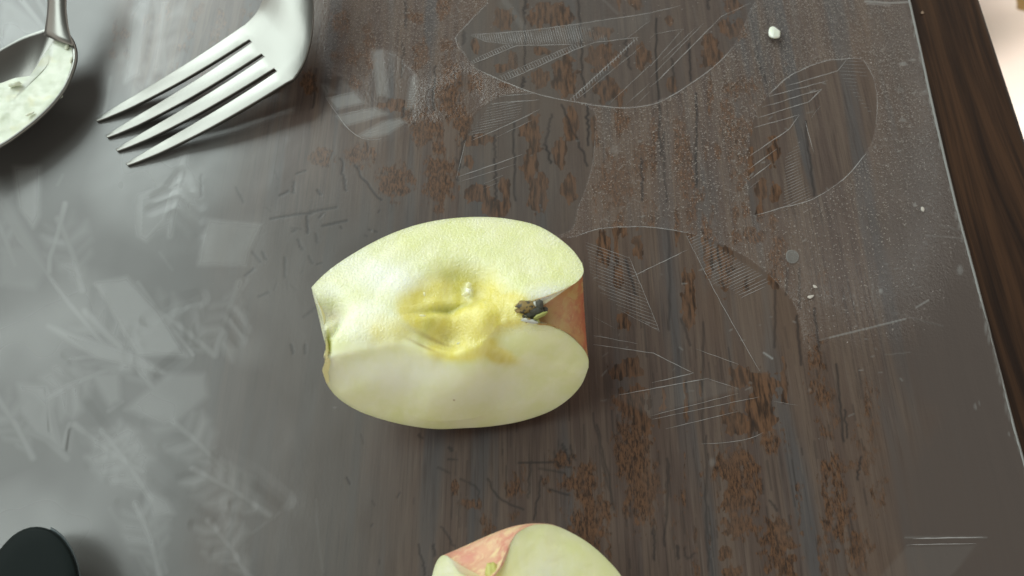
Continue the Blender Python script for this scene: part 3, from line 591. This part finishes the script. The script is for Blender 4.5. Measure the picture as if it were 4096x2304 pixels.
# ================================================================== APPLE QUARTERS
FLESH = flesh_material()
SKIN1 = skin_material('apple_skin_russet', (.40, .10, .050), (.46, .22, .085), (.27, .055, .035))
SKIN2 = skin_material('apple_skin_pink', (.60, .25, .19), (.70, .42, .28), (.74, .56, .36))
def seg_resample(segs, ns):
    out = []
    for i, (sg, n) in enumerate(zip(segs, ns)):
        c = catmull(sg, n); out.append(c if i == 0 else c[1:])
    return np.concatenate(out)
def quarter(p0, p1, zr, phi, psi, hs, segA, segB, ns, M, paint, skin_m, name, label, relief, stem_left=False, lend=0.0, rend=0.0):
    """a wedge of apple on its skin: two cut faces that meet in a ridge p0-p1 at height zr"""
    A0, A1 = P(*p0, zr), P(*p1, zr); L = np.linalg.norm(A1 - A0); a = (A1 - A0) / L
    h = np.array([-a[1], a[0], 0]) * hs
    wA = h * math.cos(phi) - np.array([0, 0, math.sin(phi)]); wB = -h * math.cos(psi) - np.array([0, 0, math.sin(psi)])
    def onplane(px, w_):
        n = np.cross(a, w_); d = ray(px[:, 0], px[:, 1]); t = ((A0 - CAM) @ n) / (d @ n); return CAM + d * t[:, None]
    pa, pb = seg_resample(segA, ns), seg_resample(segB, ns)
    RA, RB = onplane(pa, wA), onplane(pb, wB)
    def cyl(R):
        q = R - A0; x = q @ a; r = np.linalg.norm(q - x[:, None] * a, axis=1); return x, r
    xa, ra = cyl(RA); xb, rb = cyl(RB); N = len(xa)
    lin = np.linspace(0, L, N); s_ = .2 * lin + .8 * np.clip((xa + xb) / 2, 0, L)
    s_[0] = 0; s_[-1] = L
    ax = A0 + s_[:, None] * a
    v = np.linspace(1, 0, M)
    rows = [ax + (RA - ax) * t for t in v] + [ax + (RB - ax) * t for t in v[::-1][1:]]
    V = np.stack(rows, 1)                                # (N, 2M-1, 3)
    # soften the ridge
    across = np.abs(np.einsum('ijk,k->ij', V - A0, h)); side = np.einsum('ijk,k->ij', V - A0, h)
    V0 = V.copy()
    edge = np.minimum(1, 6 * np.minimum(np.r_[np.linspace(0, 1, M), np.linspace(1, 0, M)[1:]][None, :] , 1))
    if stem_left:      # the torn core drags the ridge towards the steep face
        px, py = PIX(V)
        sh = .0052 * gs(px, py, 1815, 1350, 165, 900, p=3) * (1 + .35 * (fbm(px / 140, py / 700, 15, 2) - .5)) - .0008 * gs(px, py, 2000, 1350, 80, 900)
        V = V - h * (sh * np.exp(-(across / .013) ** 2) * edge)[..., None]
    px, py = PIX(V)
    at = paint(px, py)
    nA = np.cross(a, wA); nA *= np.sign(nA[2]); nB = np.cross(a, wB); nB *= np.sign(nB[2])
    wgt = 1 / (1 + np.exp(-side / .0035)); nn = wgt[..., None] * nA + (1 - wgt[..., None]) * nB; nn /= np.linalg.norm(nn, axis=2)[..., None]
    V = V + nn * (relief(px, py, across) * edge)[..., None]
    wsm = (np.exp(-(across / .0065) ** 2) * edge)[..., None]
    for _ in range(45):
        A_ = V.copy(); A_[:, 1:-1] = .25 * V[:, :-2] + .5 * V[:, 1:-1] + .25 * V[:, 2:]; V = V + (A_ - V) * wsm
    root = empty(name, tuple(P(*( (np.array(p0) + p1) / 2), 0.0)))
    tag(root, label, 'apple')
    def add(nm, me_, m, **kw):
        o = link(nm, me_, m, root, **kw); o.location = -root.location; return o
    fo = add('flesh', grid_me('flesh', V, at), FLESH)
    # skin: sweep from rim A under the fruit to rim B
    K = 60; T = np.linspace(0, 1, K)
    ta, tb = -phi, -(math.pi - psi)
    def sweep(k):
        out = []
        for t in T:
            th = ta + (tb - ta) * t; x = xa + (xb - xa) * t; xm = (xa + xb) / 2; sn = math.sin(math.pi * t); x = x + lend * sn * np.clip(1 - xm / .018, 0, 1) * np.clip((ra + rb) / (.03 if lend > 0 else .016), 0, 1) + rend * sn * np.clip(1 - (L - xm) / .012, 0, 1) * np.clip((ra + rb) / .03, 0, 1); r = ra + (rb - ra) * t
            bul = math.sin(math.pi * t) ** 1.3
            r = r * (1 + k * bul * (np.clip((xm - .004) / .030, 0, 1) if lend > 0 else 1)); lift = .00060 * min(1, t * 25, (1 - t) * 25) + (.0 if 0 < t < 1 else -.0001)
            out.append(A0 + x[:, None] * a + (r + lift)[:, None] * (math.cos(th) * h + math.sin(th) * np.array([0, 0, 1])))
        return np.stack(out, 1)
    lo, hi = -.45, .45
    for _ in range(30):
        mid = (lo + hi) / 2
        if sweep(mid)[..., 2].min() < .0001: hi = mid
        else: lo = mid
    S = sweep(lo); print(name, 'ridge', round(L, 4), 'R', ra.max(), rb.max(), 'k', lo)
    rr = np.linalg.norm((S - A0) - ((S - A0) @ a)[..., None] * a, axis=2)
    axl = (S - A0) @ a
    pit = np.clip(1.1 - rr / .014, 0, 1) * (.55 + .9 * (fbm(S[..., 0] * 420, S[..., 2] * 420 + S[..., 1] * 300, 12) - .3)) * (axl > L * .5)
    sten = np.clip(2.2 - axl / .004, 0, 1) if stem_left else np.zeros_like(axl)
    add('skin', grid_me('skin', S, dict(pit=pit, stemend=sten)), skin_m)
    return root, (A0, a, h, L)

def gs(px, py, cx, cy, rx, ry, rot=0.0, p=2):
    c, s_ = math.cos(rot), math.sin(rot); x, y = px - cx, py - cy
    return np.exp(-(((x * c + y * s_) / rx) ** 2 + ((-x * s_ + y * c) / ry) ** 2) ** (p / 2))
def paint1(px, py):
    nz = fbm(px / 60, py / 60, 3) - .5; nz2 = fbm(px / 22, py / 22, 9) - .5
    core = np.maximum.reduce([gs(px, py, 1845, 1240, 200, 170, p=4), gs(px, py, 1700, 1230, 110, 90, p=3), gs(px, py, 2020, 1240, 120, 80, p=4), gs(px, py, 1850, 1390, 150, 70, p=4), gs(px, py, 1980, 1420, 90, 34, .25, p=3) * .8, gs(px, py, 2100, 1240, 60, 50) * .8, gs(px, py, 1560, 1320, 130, 70) * .45])
    core = np.clip((core + nz * .30 + nz2 * .12 - .08) * 1.8, 0, 1)
    pale = np.maximum.reduce([gs(px, py, 1560, 1120, 260, 90, .35) * .95, gs(px, py, 1480, 1290, 170, 110) * .85, gs(px, py, 1560, 1500, 330, 90, .12) * .75, gs(px, py, 1900, 1560, 260, 90) * .55, gs(px, py, 1330, 1160, 90, 40) * .6,  # whitish flesh, with the upper face's sheen painted in
                              gs(px, py, 1870, 1135, 22, 26) * 1.2, gs(px, py, 1860, 1180, 26, 16), gs(px, py, 2160, 1180, 90, 30, -.3) * .8])
    pale = np.clip(pale + nz * .35, 0, 1); core = core * (1 - np.clip(gs(px, py, 1868, 1140, 20, 26) * 1.3, 0, 1))
    green = np.maximum.reduce([gs(px, py, 1840, 1085, 65, 26) * .4, gs(px, py, 1780, 1210, 110, 14, -.22) * .6, gs(px, py, 1312, 1365, 9, 55) * 1.0, gs(px, py, 1830, 1120, 30, 80) * .25, gs(px, py, 1700, 1300, 22, 60, .4) * .4])
    green = np.clip(green + nz2 * .2 * (green > .1), 0, 1)
    brn = np.maximum.reduce([gs(px, py, 1332, 1245, 34, 34) * .45, gs(px, py, 1308, 1413, 5, 8) * .9, gs(px, py, 1730, 1340, 80, 12, .35) * .5, gs(px, py, 1690, 1385, 60, 8, .5) * .6, gs(px, py, 1800, 1300, 60, 50) * .2, gs(px, py, 2000, 1440, 70, 22, .25) * .25,
                             gs(px, py, 1817, 1601, 2.2, 2.2) * 3])
    wet = np.clip(((1395 + (px - 1300) * -.055 + 60 * gs(px, py, 1820, 1400, 130, 400)) - py) / 25 + nz, 0, 1)
    return dict(core=core, pale=pale, green=green, brown=np.clip(brn, 0, 1), wet=wet)
def side_wet(px, py): return np.clip((1400 - py) / 120, 0, 1) * np.clip((px - 1380) / 200, 0, 1) * np.clip((1900 - px) / 300, 0, 1)
def relief1(px, py, across):
    n1 = fbm(px / 75, py / 75, 41) - .5; n2 = fbm(px / 26, py / 26, 43) - .5
    cm = np.clip(gs(px, py, 1845, 1250, 215, 185, p=5), 0, 1)
    d = -.0028 * cm + cm * (.0027 * (fbm(px / 120, py / 95, 47, 2) - .5) + .0004 * n2)
    d += -.0013 * gs(px, py, 1850, 1120, 75, 60) - .0022 * gs(px, py, 1780, 1330, 70, 60) + .0014 * gs(px, py, 1940, 1290, 60, 85, .2) + .0015 * gs(px, py, 1870, 1140, 16, 20)
    d += -.0010 * gs(px, py, 1770, 1215, 120, 12, -.22) + .0007 * gs(px, py, 1790, 1250, 120, 20, -.15) + .0012 * gs(px, py, 1740, 1190, 40, 20)
    d += -.0022 * gs(px, py, 1328, 1235, 55, 50, p=2) + .0008 * gs(px, py, 1318, 1310, 24, 18) - .0014 * gs(px, py, 1338, 1315, 12, 50, .45) - .001 * gs(px, py, 1312, 1385, 9, 45)
    d += -.0012 * np.exp(-(across / .0060) ** 2) * gs(px, py, 1800, 1370, 190, 500, p=3)
    d += -.0016 * np.exp(-(across / .0035) ** 2) * (1 + n1)
    # knife strokes leave slight steps
    d += .00012 * np.sin(px / 34 + py / 21 + 5 * n1) * (side_wet(px, py)) + .00025 * np.sin(px / 62 + py / 38 + 3 * n1) * np.clip(1 - across / .02, 0, 1) * (1 - cm) + .0004 * n1
    return d
A_left = [(1296, 1428), (1303, 1385), (1300, 1320), (1288, 1255), (1267, 1196), (1245, 1150)]
A_top = [(1245, 1150), (1285, 1108), (1335, 1066), (1410, 1016), (1500, 965), (1600, 921), (1700, 891), (1820, 872), (1950, 868), (2060, 880), (2150, 903), (2225, 945), (2290, 1000), (2328, 1052)]
A_end = [(2328, 1052), (2334, 1090), (2310, 1125), (2260, 1155), (2190, 1185), (2130, 1205), (2100, 1240)]
B_left = [(1296, 1428), (1300, 1445), (1296, 1460), (1290, 1478), (1290, 1486), (1293, 1495)]
B_bot = [(1293, 1495), (1310, 1540), (1350, 1590), (1420, 1637), (1510, 1672), (1620, 1700), (1740, 1716), (1850, 1713), (1960, 1706), (2080, 1686), (2190, 1650), (2270, 1600), (2325, 1540), (2354, 1470)]
B_end = [(2354, 1470), (2352, 1430), (2325, 1385), (2270, 1335), (2200, 1300), (2150, 1292), (2100, 1262)]
zr = .0355
a1, fr1 = quarter((1296, 1432), (2104, 1275), zr, math.radians(12), math.radians(61), 1, [A_left, A_top, A_end], [B_left, B_bot, B_end], [40, 260, 80], 130, paint1, SKIN1,
             'apple_quarter', 'whole apple quarter in the middle with torn yellow core and russet end', relief1, True, .0055, .0012)
def add_to(root, nm, me_, m, **kw):
    o = link(nm, me_, m, root, **kw); o.location = -root.location; return o
# blossom end remains: shrivelled sepals
def lump(bm, c, r, sc, rot=0, seed=0, sub_=3):
    ret = bmesh.ops.create_icosphere(bm, subdivisions=sub_, radius=1)
    for vt in ret['verts']:
        q = vt.co; n = fbm(np.array(q.x * 2.2 + 7), np.array(q.y * 2.2 + q.z * 1.7), seed) - .5
        f_ = r * (1 + .7 * float(n)); x, y, z = q.x * f_ * sc[0], q.y * f_ * sc[1], q.z * f_ * sc[2]
        cr, sr = math.cos(rot), math.sin(rot)
        vt.co = (c[0] + x * cr - y * sr, c[1] + x * sr + y * cr, c[2] + z)
def lumps(name, root, items, mat):
    bm = bmesh.new()
    for i, it in enumerate(items): lump(bm, *it, seed=i * 7 + 1)
    me_ = bpy.data.meshes.new(name); bm.to_mesh(me_); bm.free(); return add_to(root, name, me_, mat)
sep = simple('dried_sepal', (.055, .055, .040), .7, bump=(900, .5, .0006)); husk = NT('russet_husk')
husk.P(Base_Color=husk.mix(husk.step(husk.noise(husk.co(), 900, 2), .5, .6), (.24, .17, .055), (.05, .045, .028)), Roughness=.6)
grn_m = simple('green_sepal', (.32, .34, .09), .55); whi_m = simple('pale_pith', (.50, .52, .46), .5)
q = lambda x, y, z: tuple(P(x, y, z))
lumps('calyx_husk', a1, [(q(2105, 1230, zr - .0012), .0018, (1.5, 1.0, .8), .1)], husk.m)
lumps('calyx', a1, [(q(2140, 1245, zr - .0016), .0019, (1.1, 1.0, .8)), (q(2158, 1222, zr - .0010), .0012, (.9, 1.2, 1.2)), (q(2178, 1240, zr - .0022), .0010, (1, .8, 1)), (q(2120, 1262, zr - .0020), .0014, (1.3, .7, .8), .2)], sep)
lumps('sepal', a1, [(q(2162, 1262, zr - .0004), .0012, (1.6, .42, .6), .5), (q(2148, 1280, zr - .0014), .0009, (.6, 1.1, .8), .4)], grn_m)
lumps('pith', a1, [(q(2118, 1284, zr - .0010), .0011, (1.9, .5, .6), -.2), (q(2140, 1218, zr - .0006), .0007, (.6, 1.2, .8), .3)], whi_m)
# scraps of torn core flesh
fr_m = simple('torn_core_flesh', (.74, .74, .42), .22, Subsurface_Weight=.4, Subsurface_Radius=(1, .9, .5), Subsurface_Scale=.002)
def scraps(root, pts):
    bm = bmesh.new()
    for i, (x, y, z, r, sx, sy, rot) in enumerate(pts): lump(bm, tuple(P(x, y, z - .0003)), r * .8, (sx, sy, .5), rot, seed=i + 31, sub_=2)
    me_ = bpy.data.meshes.new('torn_core'); bm.to_mesh(me_); bm.free(); return add_to(root, 'torn_core', me_, fr_m)
scraps(a1, [(1875, 1140, zr - .0030, .0009, 1, 1.3, .3), (1862, 1178, zr - .0022, .0010, 1.2, .8, .2), (1690, 1262, zr - .0016, .0006, 1.8, .5, -.1), (1698, 1176, zr - .0022, .0006, .6, 1.3, .2),
            (1840, 1372, zr - .0060, .0007, 1.6, .5, .3), (1825, 1405, zr - .0085, .0009, 1.8, .6, .5), (1900, 1372, zr - .0060, .0005, 1, 1, 0)])

def paint2(px, py):
    nz = fbm(px / 70, py / 70, 53) - .5
    core = np.clip(np.maximum.reduce([gs(px, py, 1975, 2480, 150, 220), gs(px, py, 1960, 2310, 60, 60)]) + nz * .4, 0, 1) * .8
    pale = np.clip(gs(px, py, 2150, 2310, 130, 70, -.3) * .9 + gs(px, py, 1790, 2300, 50, 60) * .8 + nz * .5, 0, 1) * .7
    z = np.zeros_like(px)
    return dict(core=core, pale=pale, green=z, brown=z, wet=z + .12)
def relief2(px, py, across):
    n1 = fbm(px / 75, py / 75, 61) - .5
    return .0006 * n1 - .0014 * np.exp(-(across / .0035) ** 2) - .003 * gs(px, py, 1975, 2520, 110, 130) * (1 + n1)
# second quarter, its end poking in at the bottom of the picture
C_r = [(1962, 2318), (1975, 2300), (1998, 2270), (2012, 2241), (2038, 2178)]
C_t = [(2038, 2178), (2071, 2131), (2125, 2102), (2170, 2096), (2220, 2103), (2286, 2131), (2362, 2178), (2432, 2241), (2485, 2304), (2570, 2440), (2600, 2600), (2570, 2760), (2480, 2900)]
C_e = [(2480, 2900), (2400, 2960), (2300, 2980), (2200, 2960), (2110, 2900), (2050, 2860)]
D_r = [(1962, 2318), (1930, 2316), (1880, 2306), (1840, 2290), (1812, 2248)]
D_t = [(1812, 2248), (1795, 2228), (1778, 2221), (1760, 2228), (1742, 2256), (1728, 2304), (1712, 2370), (1700, 2460), (1700, 2560), (1712, 2670), (1740, 2780)]
D_e = [(1740, 2780), (1775, 2850), (1830, 2890), (1900, 2900), (1980, 2885), (2050, 2860)]
a2, fr2 = quarter((1964, 2322), (2050, 2860), zr + .0005, math.radians(26), math.radians(60), -1 if False else 1, [C_r, C_t, C_e], [D_r, D_t, D_e], [50, 200, 60], 90, paint2, SKIN2,
             'apple_quarter', 'apple quarter with pink hollow end, cut off by the bottom of the photo', relief2, lend=-.0022)
stm = simple('greenish_stalk_scar', (.52, .52, .16), .45)
lumps('stalk_scar', a2, [(q(1972, 2300, zr - .0035), .0020, (.8, 1.3, .8), .2)], stm)

# ================================================================== FORK
STEEL = metal_material('brushed_steel', .27, (.225, .225, .208))
S18 = lambda x, y: np.array([x / 1.811, y / 1.811])
tips = [S18(693, 872), S18(768, 990), S18(840, 1088), S18(914, 1192)]
slots = [S18(1812, 296), S18(1903, 400), S18(1994, 506)]
dA = S18(88, 104)
redge = [slots[0] - dA] + slots + [slots[2] + dA]
roots = [(redge[i] + redge[i + 1]) / 2 for i in range(4)]
bul = S18(12, 24)
rows = []; NT_ = 16
for k in range(NT_ + 1):
    t = k / NT_; row = []
    for i in range(4):
        c = tips[i] * (1 - t) + roots[i] * t + bul * 4 * t * (1 - t) * .8
        d = (redge[4] - redge[0]); d = d / np.linalg.norm(d)
        hw = (np.interp(t, [0, .04, .2, .5, .8, 1], [10, 17, 33, 45, 51, 55])) / 1.811
        row += [c - d * hw, c + d * hw]
    rows.append((row, np.interp(t, [0, .3, .6, 1], [.0009, .0030, .0065, .0105])))
# palm and neck
up = catmull([S18(1738, 206), S18(1800, 150), S18(1860, 82), S18(1895, 10), S18(1925, -90), S18(1950, -260), S18(1985, -480), S18(2020, -800)], 26)
lw = catmull([S18(2085, 622), S18(2155, 530), S18(2212, 425), S18(2250, 290), S18(2268, 150), S18(2272, 10), S18(2262, -160), S18(2235, -400), S18(2190, -800)], 26)
body = []
for k in range(26):
    t = k / 25; e = np.linspace(0, 1, 8) if k > 0 else None
    if k == 0: continue
    o_ = [0, .226, .274, .476, .524, .726, .774, 1]
    mixr = min(1, k / 4); oo = [o_[j] * (1 - mixr) + (j / 7) * mixr for j in range(8)]
    body.append(([up[k] * (1 - q_) + lw[k] * q_ for q_ in oo], np.interp(t, [0, .2, .5, 1], [.0105, .0130, .0180, .0300])))
allr = rows + body
vs = []; fs = []
for r, z in allr:
    for j, p in enumerate(r):
        cr = 0; bk = len(vs) // 8 - NT_
        cr = .0012 * min(1, max(0, bk) / 8) * (1 - (abs(j / 7 - .5) * 2) ** 2)
        vs.append(tuple(P(p[0], p[1], z + cr)))
for k in range(len(allr) - 1):
    for j in range(7):
        if j % 2 == 1 and k < NT_: continue
        a_ = k * 8 + j; fs.append((a_, a_ + 1, a_ + 9, a_ + 8))
fork_me = pyme('fork', vs, fs); bm = bmesh.new(); bm.from_mesh(fork_me)
bmesh.ops.recalc_face_normals(bm, faces=bm.faces)
if sum(f_.normal.z for f_ in bm.faces) < 0: bmesh.ops.reverse_faces(bm, faces=bm.faces)
bm.to_mesh(fork_me); bm.free()
fork = link('fork', fork_me, STEEL)
md = fork.modifiers.new('thick', 'SOLIDIFY'); md.thickness = .0014; md.offset = -1
bv = fork.modifiers.new('bevel', 'BEVEL'); bv.width = .00028; bv.segments = 3; bv.limit_method = 'ANGLE'; bv.angle_limit = math.radians(50)
tag(fork, 'steel fork with four tines pointing down left across the mat', 'fork')

# ================================================================== SPOON
spoon = empty('spoon', tuple(P(100, 300, 0)))
tag(spoon, 'steel spoon loaded with wet pale apple pulp at the top left corner', 'spoon')
zs = .0100
rimpx = catmull([(248, 120), (285, 150), (304, 205), (298, 265), (262, 350), (200, 430), (110, 510), (0, 585), (-130, 640), (-250, 640), (-330, 580), (-340, 480), (-270, 380), (-150, 290), (-20, 210), (90, 150), (180, 118), (215, 108)], 120, True)[:-1]
rim = P(rimpx[:, 0], rimpx[:, 1], zs); cen = rim.mean(0)
R_ = []
for t in np.linspace(1, 0, 26):
    q_ = cen + (rim - cen) * t; q_[:, 2] = zs - .0070 * (1 - t ** 2.4); R_.append(q_)
V = np.stack(R_, 1)
bw = add_to(spoon, 'bowl', grid_me('bowl', V, closed_u=True), STEEL)
md = bw.modifiers.new('thick', 'SOLIDIFY'); md.thickness = .0011; md.offset = 0
hl = catmull([(196, 150), (205, 90), (212, 40), (212, -20), (205, -160), (190, -400)], 20); hr = catmull([(300, 195), (278, 130), (266, 70), (264, 0), (266, -160), (262, -400)], 20)
V = np.stack([np.stack([P(*(hl[k] * (1 - s_) + hr[k] * s_), zs + .0002 + np.interp(k, [0, 4, 19], [-.0008, .002, .016]) + .0009 * math.sin(math.pi * s_)) for s_ in np.linspace(0, 1, 9)]) for k in range(20)])
hd = add_to(spoon, 'handle', grid_me('handle', V), STEEL)
md = hd.modifiers.new('thick', 'SOLIDIFY'); md.thickness = .0018; md.offset = -1
PULP = pulp_material()
pulp = None
def heap(px_poly, z0, zc, hgt, seed, name, lab, nr=60, nz=.0012, cat='apple pulp'):
    c = catmull(px_poly, 220, True)[:-1]; cp = c.mean(0); out = []
    for t in np.linspace(1, 0, nr):
        pp = cp + (c - cp) * t
        n1 = fbm(pp[:, 0] / 90, pp[:, 1] / 90, seed, 3); n2 = fbm(pp[:, 0] / 30, pp[:, 1] / 17, seed + 5, 2)
        z = z0 + (zc - z0) * (1 - t ** 3) + hgt * (1 - t ** 6) + (nz * (n1 - .5) + nz * .12 * (n2 - .5)) * (1 - t ** 8)
        out.append(P(pp[:, 0], pp[:, 1], z))
    o = link(name, grid_me(name, np.stack(out, 1), closed_u=True), PULP); tag(o, lab, cat); return o
heap([(222, 152), (250, 150), (290, 162), (303, 205), (298, 262), (264, 348), (203, 428), (110, 508), (0, 582), (-120, 632), (-220, 610), (-230, 500), (-150, 400), (-60, 350), (10, 330), (60, 312), (130, 300), (180, 272), (205, 240), (216, 195)],
     zs - .0002, zs - .0012, .0009, 71, 'apple_pulp', 'wet pale grated apple pulp heaped along the near side of the spoon')
gl = bmesh.new()
for i, (x, y, z, r, sc, rot) in enumerate([(238, 380, zs - .003, .0011, (.8, 1.5, .8), .1), (60, 335, zs + .0008, .0012, (1.8, .8, .6), .3), (268, 185, zs + .0004, .0008, (.8, 1.6, .6), 0), (284, 240, zs + .0002, .0007, (.6, 1.8, .6), .1), (120, 455, zs + .0008, .0007, (2.0, .7, .5), .6)]):
    lump(gl, tuple(P(x, y, z)), r, sc, rot, seed=i * 3 + 2)
me_ = bpy.data.meshes.new('pulp_shred'); gl.to_mesh(me_); gl.free()
pu = bpy.data.objects['apple_pulp']; sh = link('pulp_shred', me_, PULP, pu)

# ================================================================== BLACK HANDLE (lower left)
BLACK = NT('black_plastic'); bn = BLACK.noise(BLACK.co(), 700, 2)
BLACK.P(Base_Color=(.006, .010, .0095, 1), Roughness=.5, Specular_IOR_Level=.07, Normal=BLACK.bump(bn, .05, .0002))
zh = .0125
arc = [(-95, 2800), (-90, 2500), (-70, 2340), (-30, 2250), (10, 2190), (60, 2140), (115, 2114), (165, 2112), (210, 2128), (250, 2162), (282, 2212), (303, 2270), (314, 2340), (330, 2500), (350, 2800)]
ol = catmull(arc, 60)
def ring(off, dz):
    out = []; c = np.array([120, 2420.])
    for p in ol:
        d = p - c; L_ = np.hypot(*d); pp = c + d * (1 - off / L_)
        drop = max(0, (p[1] - 2304)) / 500 * .004
        out.append(P(pp[0], pp[1], zh + dz - drop))
    return np.array(out)
V = np.stack([ring(-1, -.0042), ring(-4, -.0030), ring(-4, -.0016), ring(-1, -.0007), ring(4, -.00015), ring(12, .0), ring(60, .0001), ring(110, .0001)], 1)
hk = empty('black_utensil', tuple(P(120, 2400, 0)))  # utensil of unknown type, only its handle end is built
tag(hk, 'rounded black plastic handle end of a utensil at the bottom left corner', 'utensil')
hb = add_to(hk, 'handle', fixn(grid_me('handle', V)), BLACK.m)
cap = [tuple(p) for p in ring(110, .0001)]
add_to(hk, 'handle_face', pyme('handle_face', cap, [tuple(range(len(cap)))]), BLACK.m, smooth=False)
RING = simple('grey_rim_highlight', (.10, .13, .14), .22)  # highlight on the glossy handle edge, laid on as a grey strip
rg = catmull(arc, 60)[32:]; c = np.array([120, 2420.])
V = np.stack([np.array([P(*(c + (p - c) * (1 + o_ / np.hypot(*(p - c)))), zh - .0052 + dz - max(0, p[1] - 2304) / 500 * .004) for p in rg]) for o_, dz in ((2, .0008), (9, .0012), (14, .0009), (16, .0))], 1)
add_to(hk, 'rim_highlight', fixn(grid_me('rim_highlight', V)), RING)

# ================================================================== CRUMBS
cr_m = NT('moist_apple_bit'); cr_m.P(Base_Color=(.74, .80, .70, 1), Roughness=.28, Subsurface_Weight=.5, Subsurface_Radius=(1, 1, .8), Subsurface_Scale=.002)
dry_m = simple('dry_flake', (.50, .47, .42), .6); glue_m = vinyl_line_material('dried_drop', (.26, .27, .26), .38, .45)
def crumb(pts, z, hgt, mat, name, label, cat, seed, parent=None):
    c = catmull(pts, 40, True)[:-1]; cp = c.mean(0); out = []
    for k, t in enumerate([.86, .98, 1.0, .97, .86, .6, .3, 0]):
        zz = [0, .18, .5, .78, .93, 1.0, 1.04, 1.05][k] * hgt
        pp = cp + (c - cp) * t
        n = fbm(pp[:, 0] / 14, pp[:, 1] / 14 + zz * 900, seed, 2) - .5
        out.append(P(pp[:, 0], pp[:, 1], z + zz + n * hgt * .2 * (k > 1)))
    o = link(name, fixn(grid_me(name, np.stack(out, 1), closed_u=True)), mat, parent); 
    if label: tag(o, label, cat)
    return o
crumb([(3082, 108), (3096, 106), (3110, 116), (3120, 124), (3121, 140), (3116, 151), (3098, 154), (3080, 149), (3074, 138), (3075, 120)], .0001, .0026, cr_m.m, 'apple_crumb', 'small white wet apple crumb lying on the mat near the top', 'crumb', 3)
crumb([(3150, 1003), (3170, 1000), (3190, 1010), (3196, 1030), (3186, 1048), (3165, 1054), (3148, 1042), (3143, 1020)], .0000, .0005, glue_m, 'dried_drop', 'round greyish dried drop on the mat right of the apple quarter', 'stain', 5)
crumb([(3232, 1184), (3240, 1182), (3255, 1180), (3252, 1188), (3240, 1195), (3230, 1190)], .0001, .0004, dry_m, 'flake', 'lower of two tiny pale flakes right of the dried drop', 'crumb', 6)
crumb([(3253, 1140), (3262, 1142), (3270, 1149), (3262, 1153), (3254, 1148)], .0001, .0004, dry_m, 'flake', 'upper of two tiny pale flakes right of the dried drop', 'crumb', 7)
crumb([(3684, 830), (3692, 828), (3698, 838), (3694, 847), (3686, 842)], .0001, .0004, dry_m, 'flake', 'tiny pale flake near the right edge of the mat', 'crumb', 8)
crumb([(3686, 46), (3692, 45), (3696, 52), (3690, 56), (3684, 54)], -.0018, .0004, simple('brown_dust', (.26, .18, .12), .7), 'dust_speck', 'small brown dust speck on the bare dark wood at the top', 'crumb', 9)

# ================================================================== PALE CLOTH below the table edge
cl_m = NT('cream_cloth'); cn = cl_m.noise(cl_m.co(), 9, 2)
cl_m.P(Base_Color=cl_m.mix(cl_m.step(cn, .3, .7), (.80, .71, .65), (.80, .74, .68)), Roughness=.8)
gx, gy = np.meshgrid(np.linspace(.02, 1.5, 90), np.linspace(-.4, 1.3, 90), indexing='ij')
gz = -.42 + .05 * (fbm(gx * 3.2, gy * 3.2, 77, 3) - .5) + .02 * np.sin(gx * 14 + gy * 9)
cl = link('cream_cloth', grid_me('cream_cloth', np.stack([gx, gy, gz], -1)), cl_m.m)
md = cl.modifiers.new('thick', 'SOLIDIFY'); md.thickness = .006
tag(cl, 'cream pink cloth with soft folds below the right table edge', 'cloth')
tn = simple('tan_fabric', (.40, .27, .10), .8)
bm = bmesh.new(); lump(bm, tuple(P(4290, -110, -.33)), .060, (1.0, .75, .5), .3, seed=5, sub_=4)
me_ = bpy.data.meshes.new('tan_cushion'); bm.to_mesh(me_); bm.free()
cu = link('tan_cushion', me_, tn); tag(cu, 'blurred tan brown rounded thing on the cream cloth at the top right corner', 'cushion')
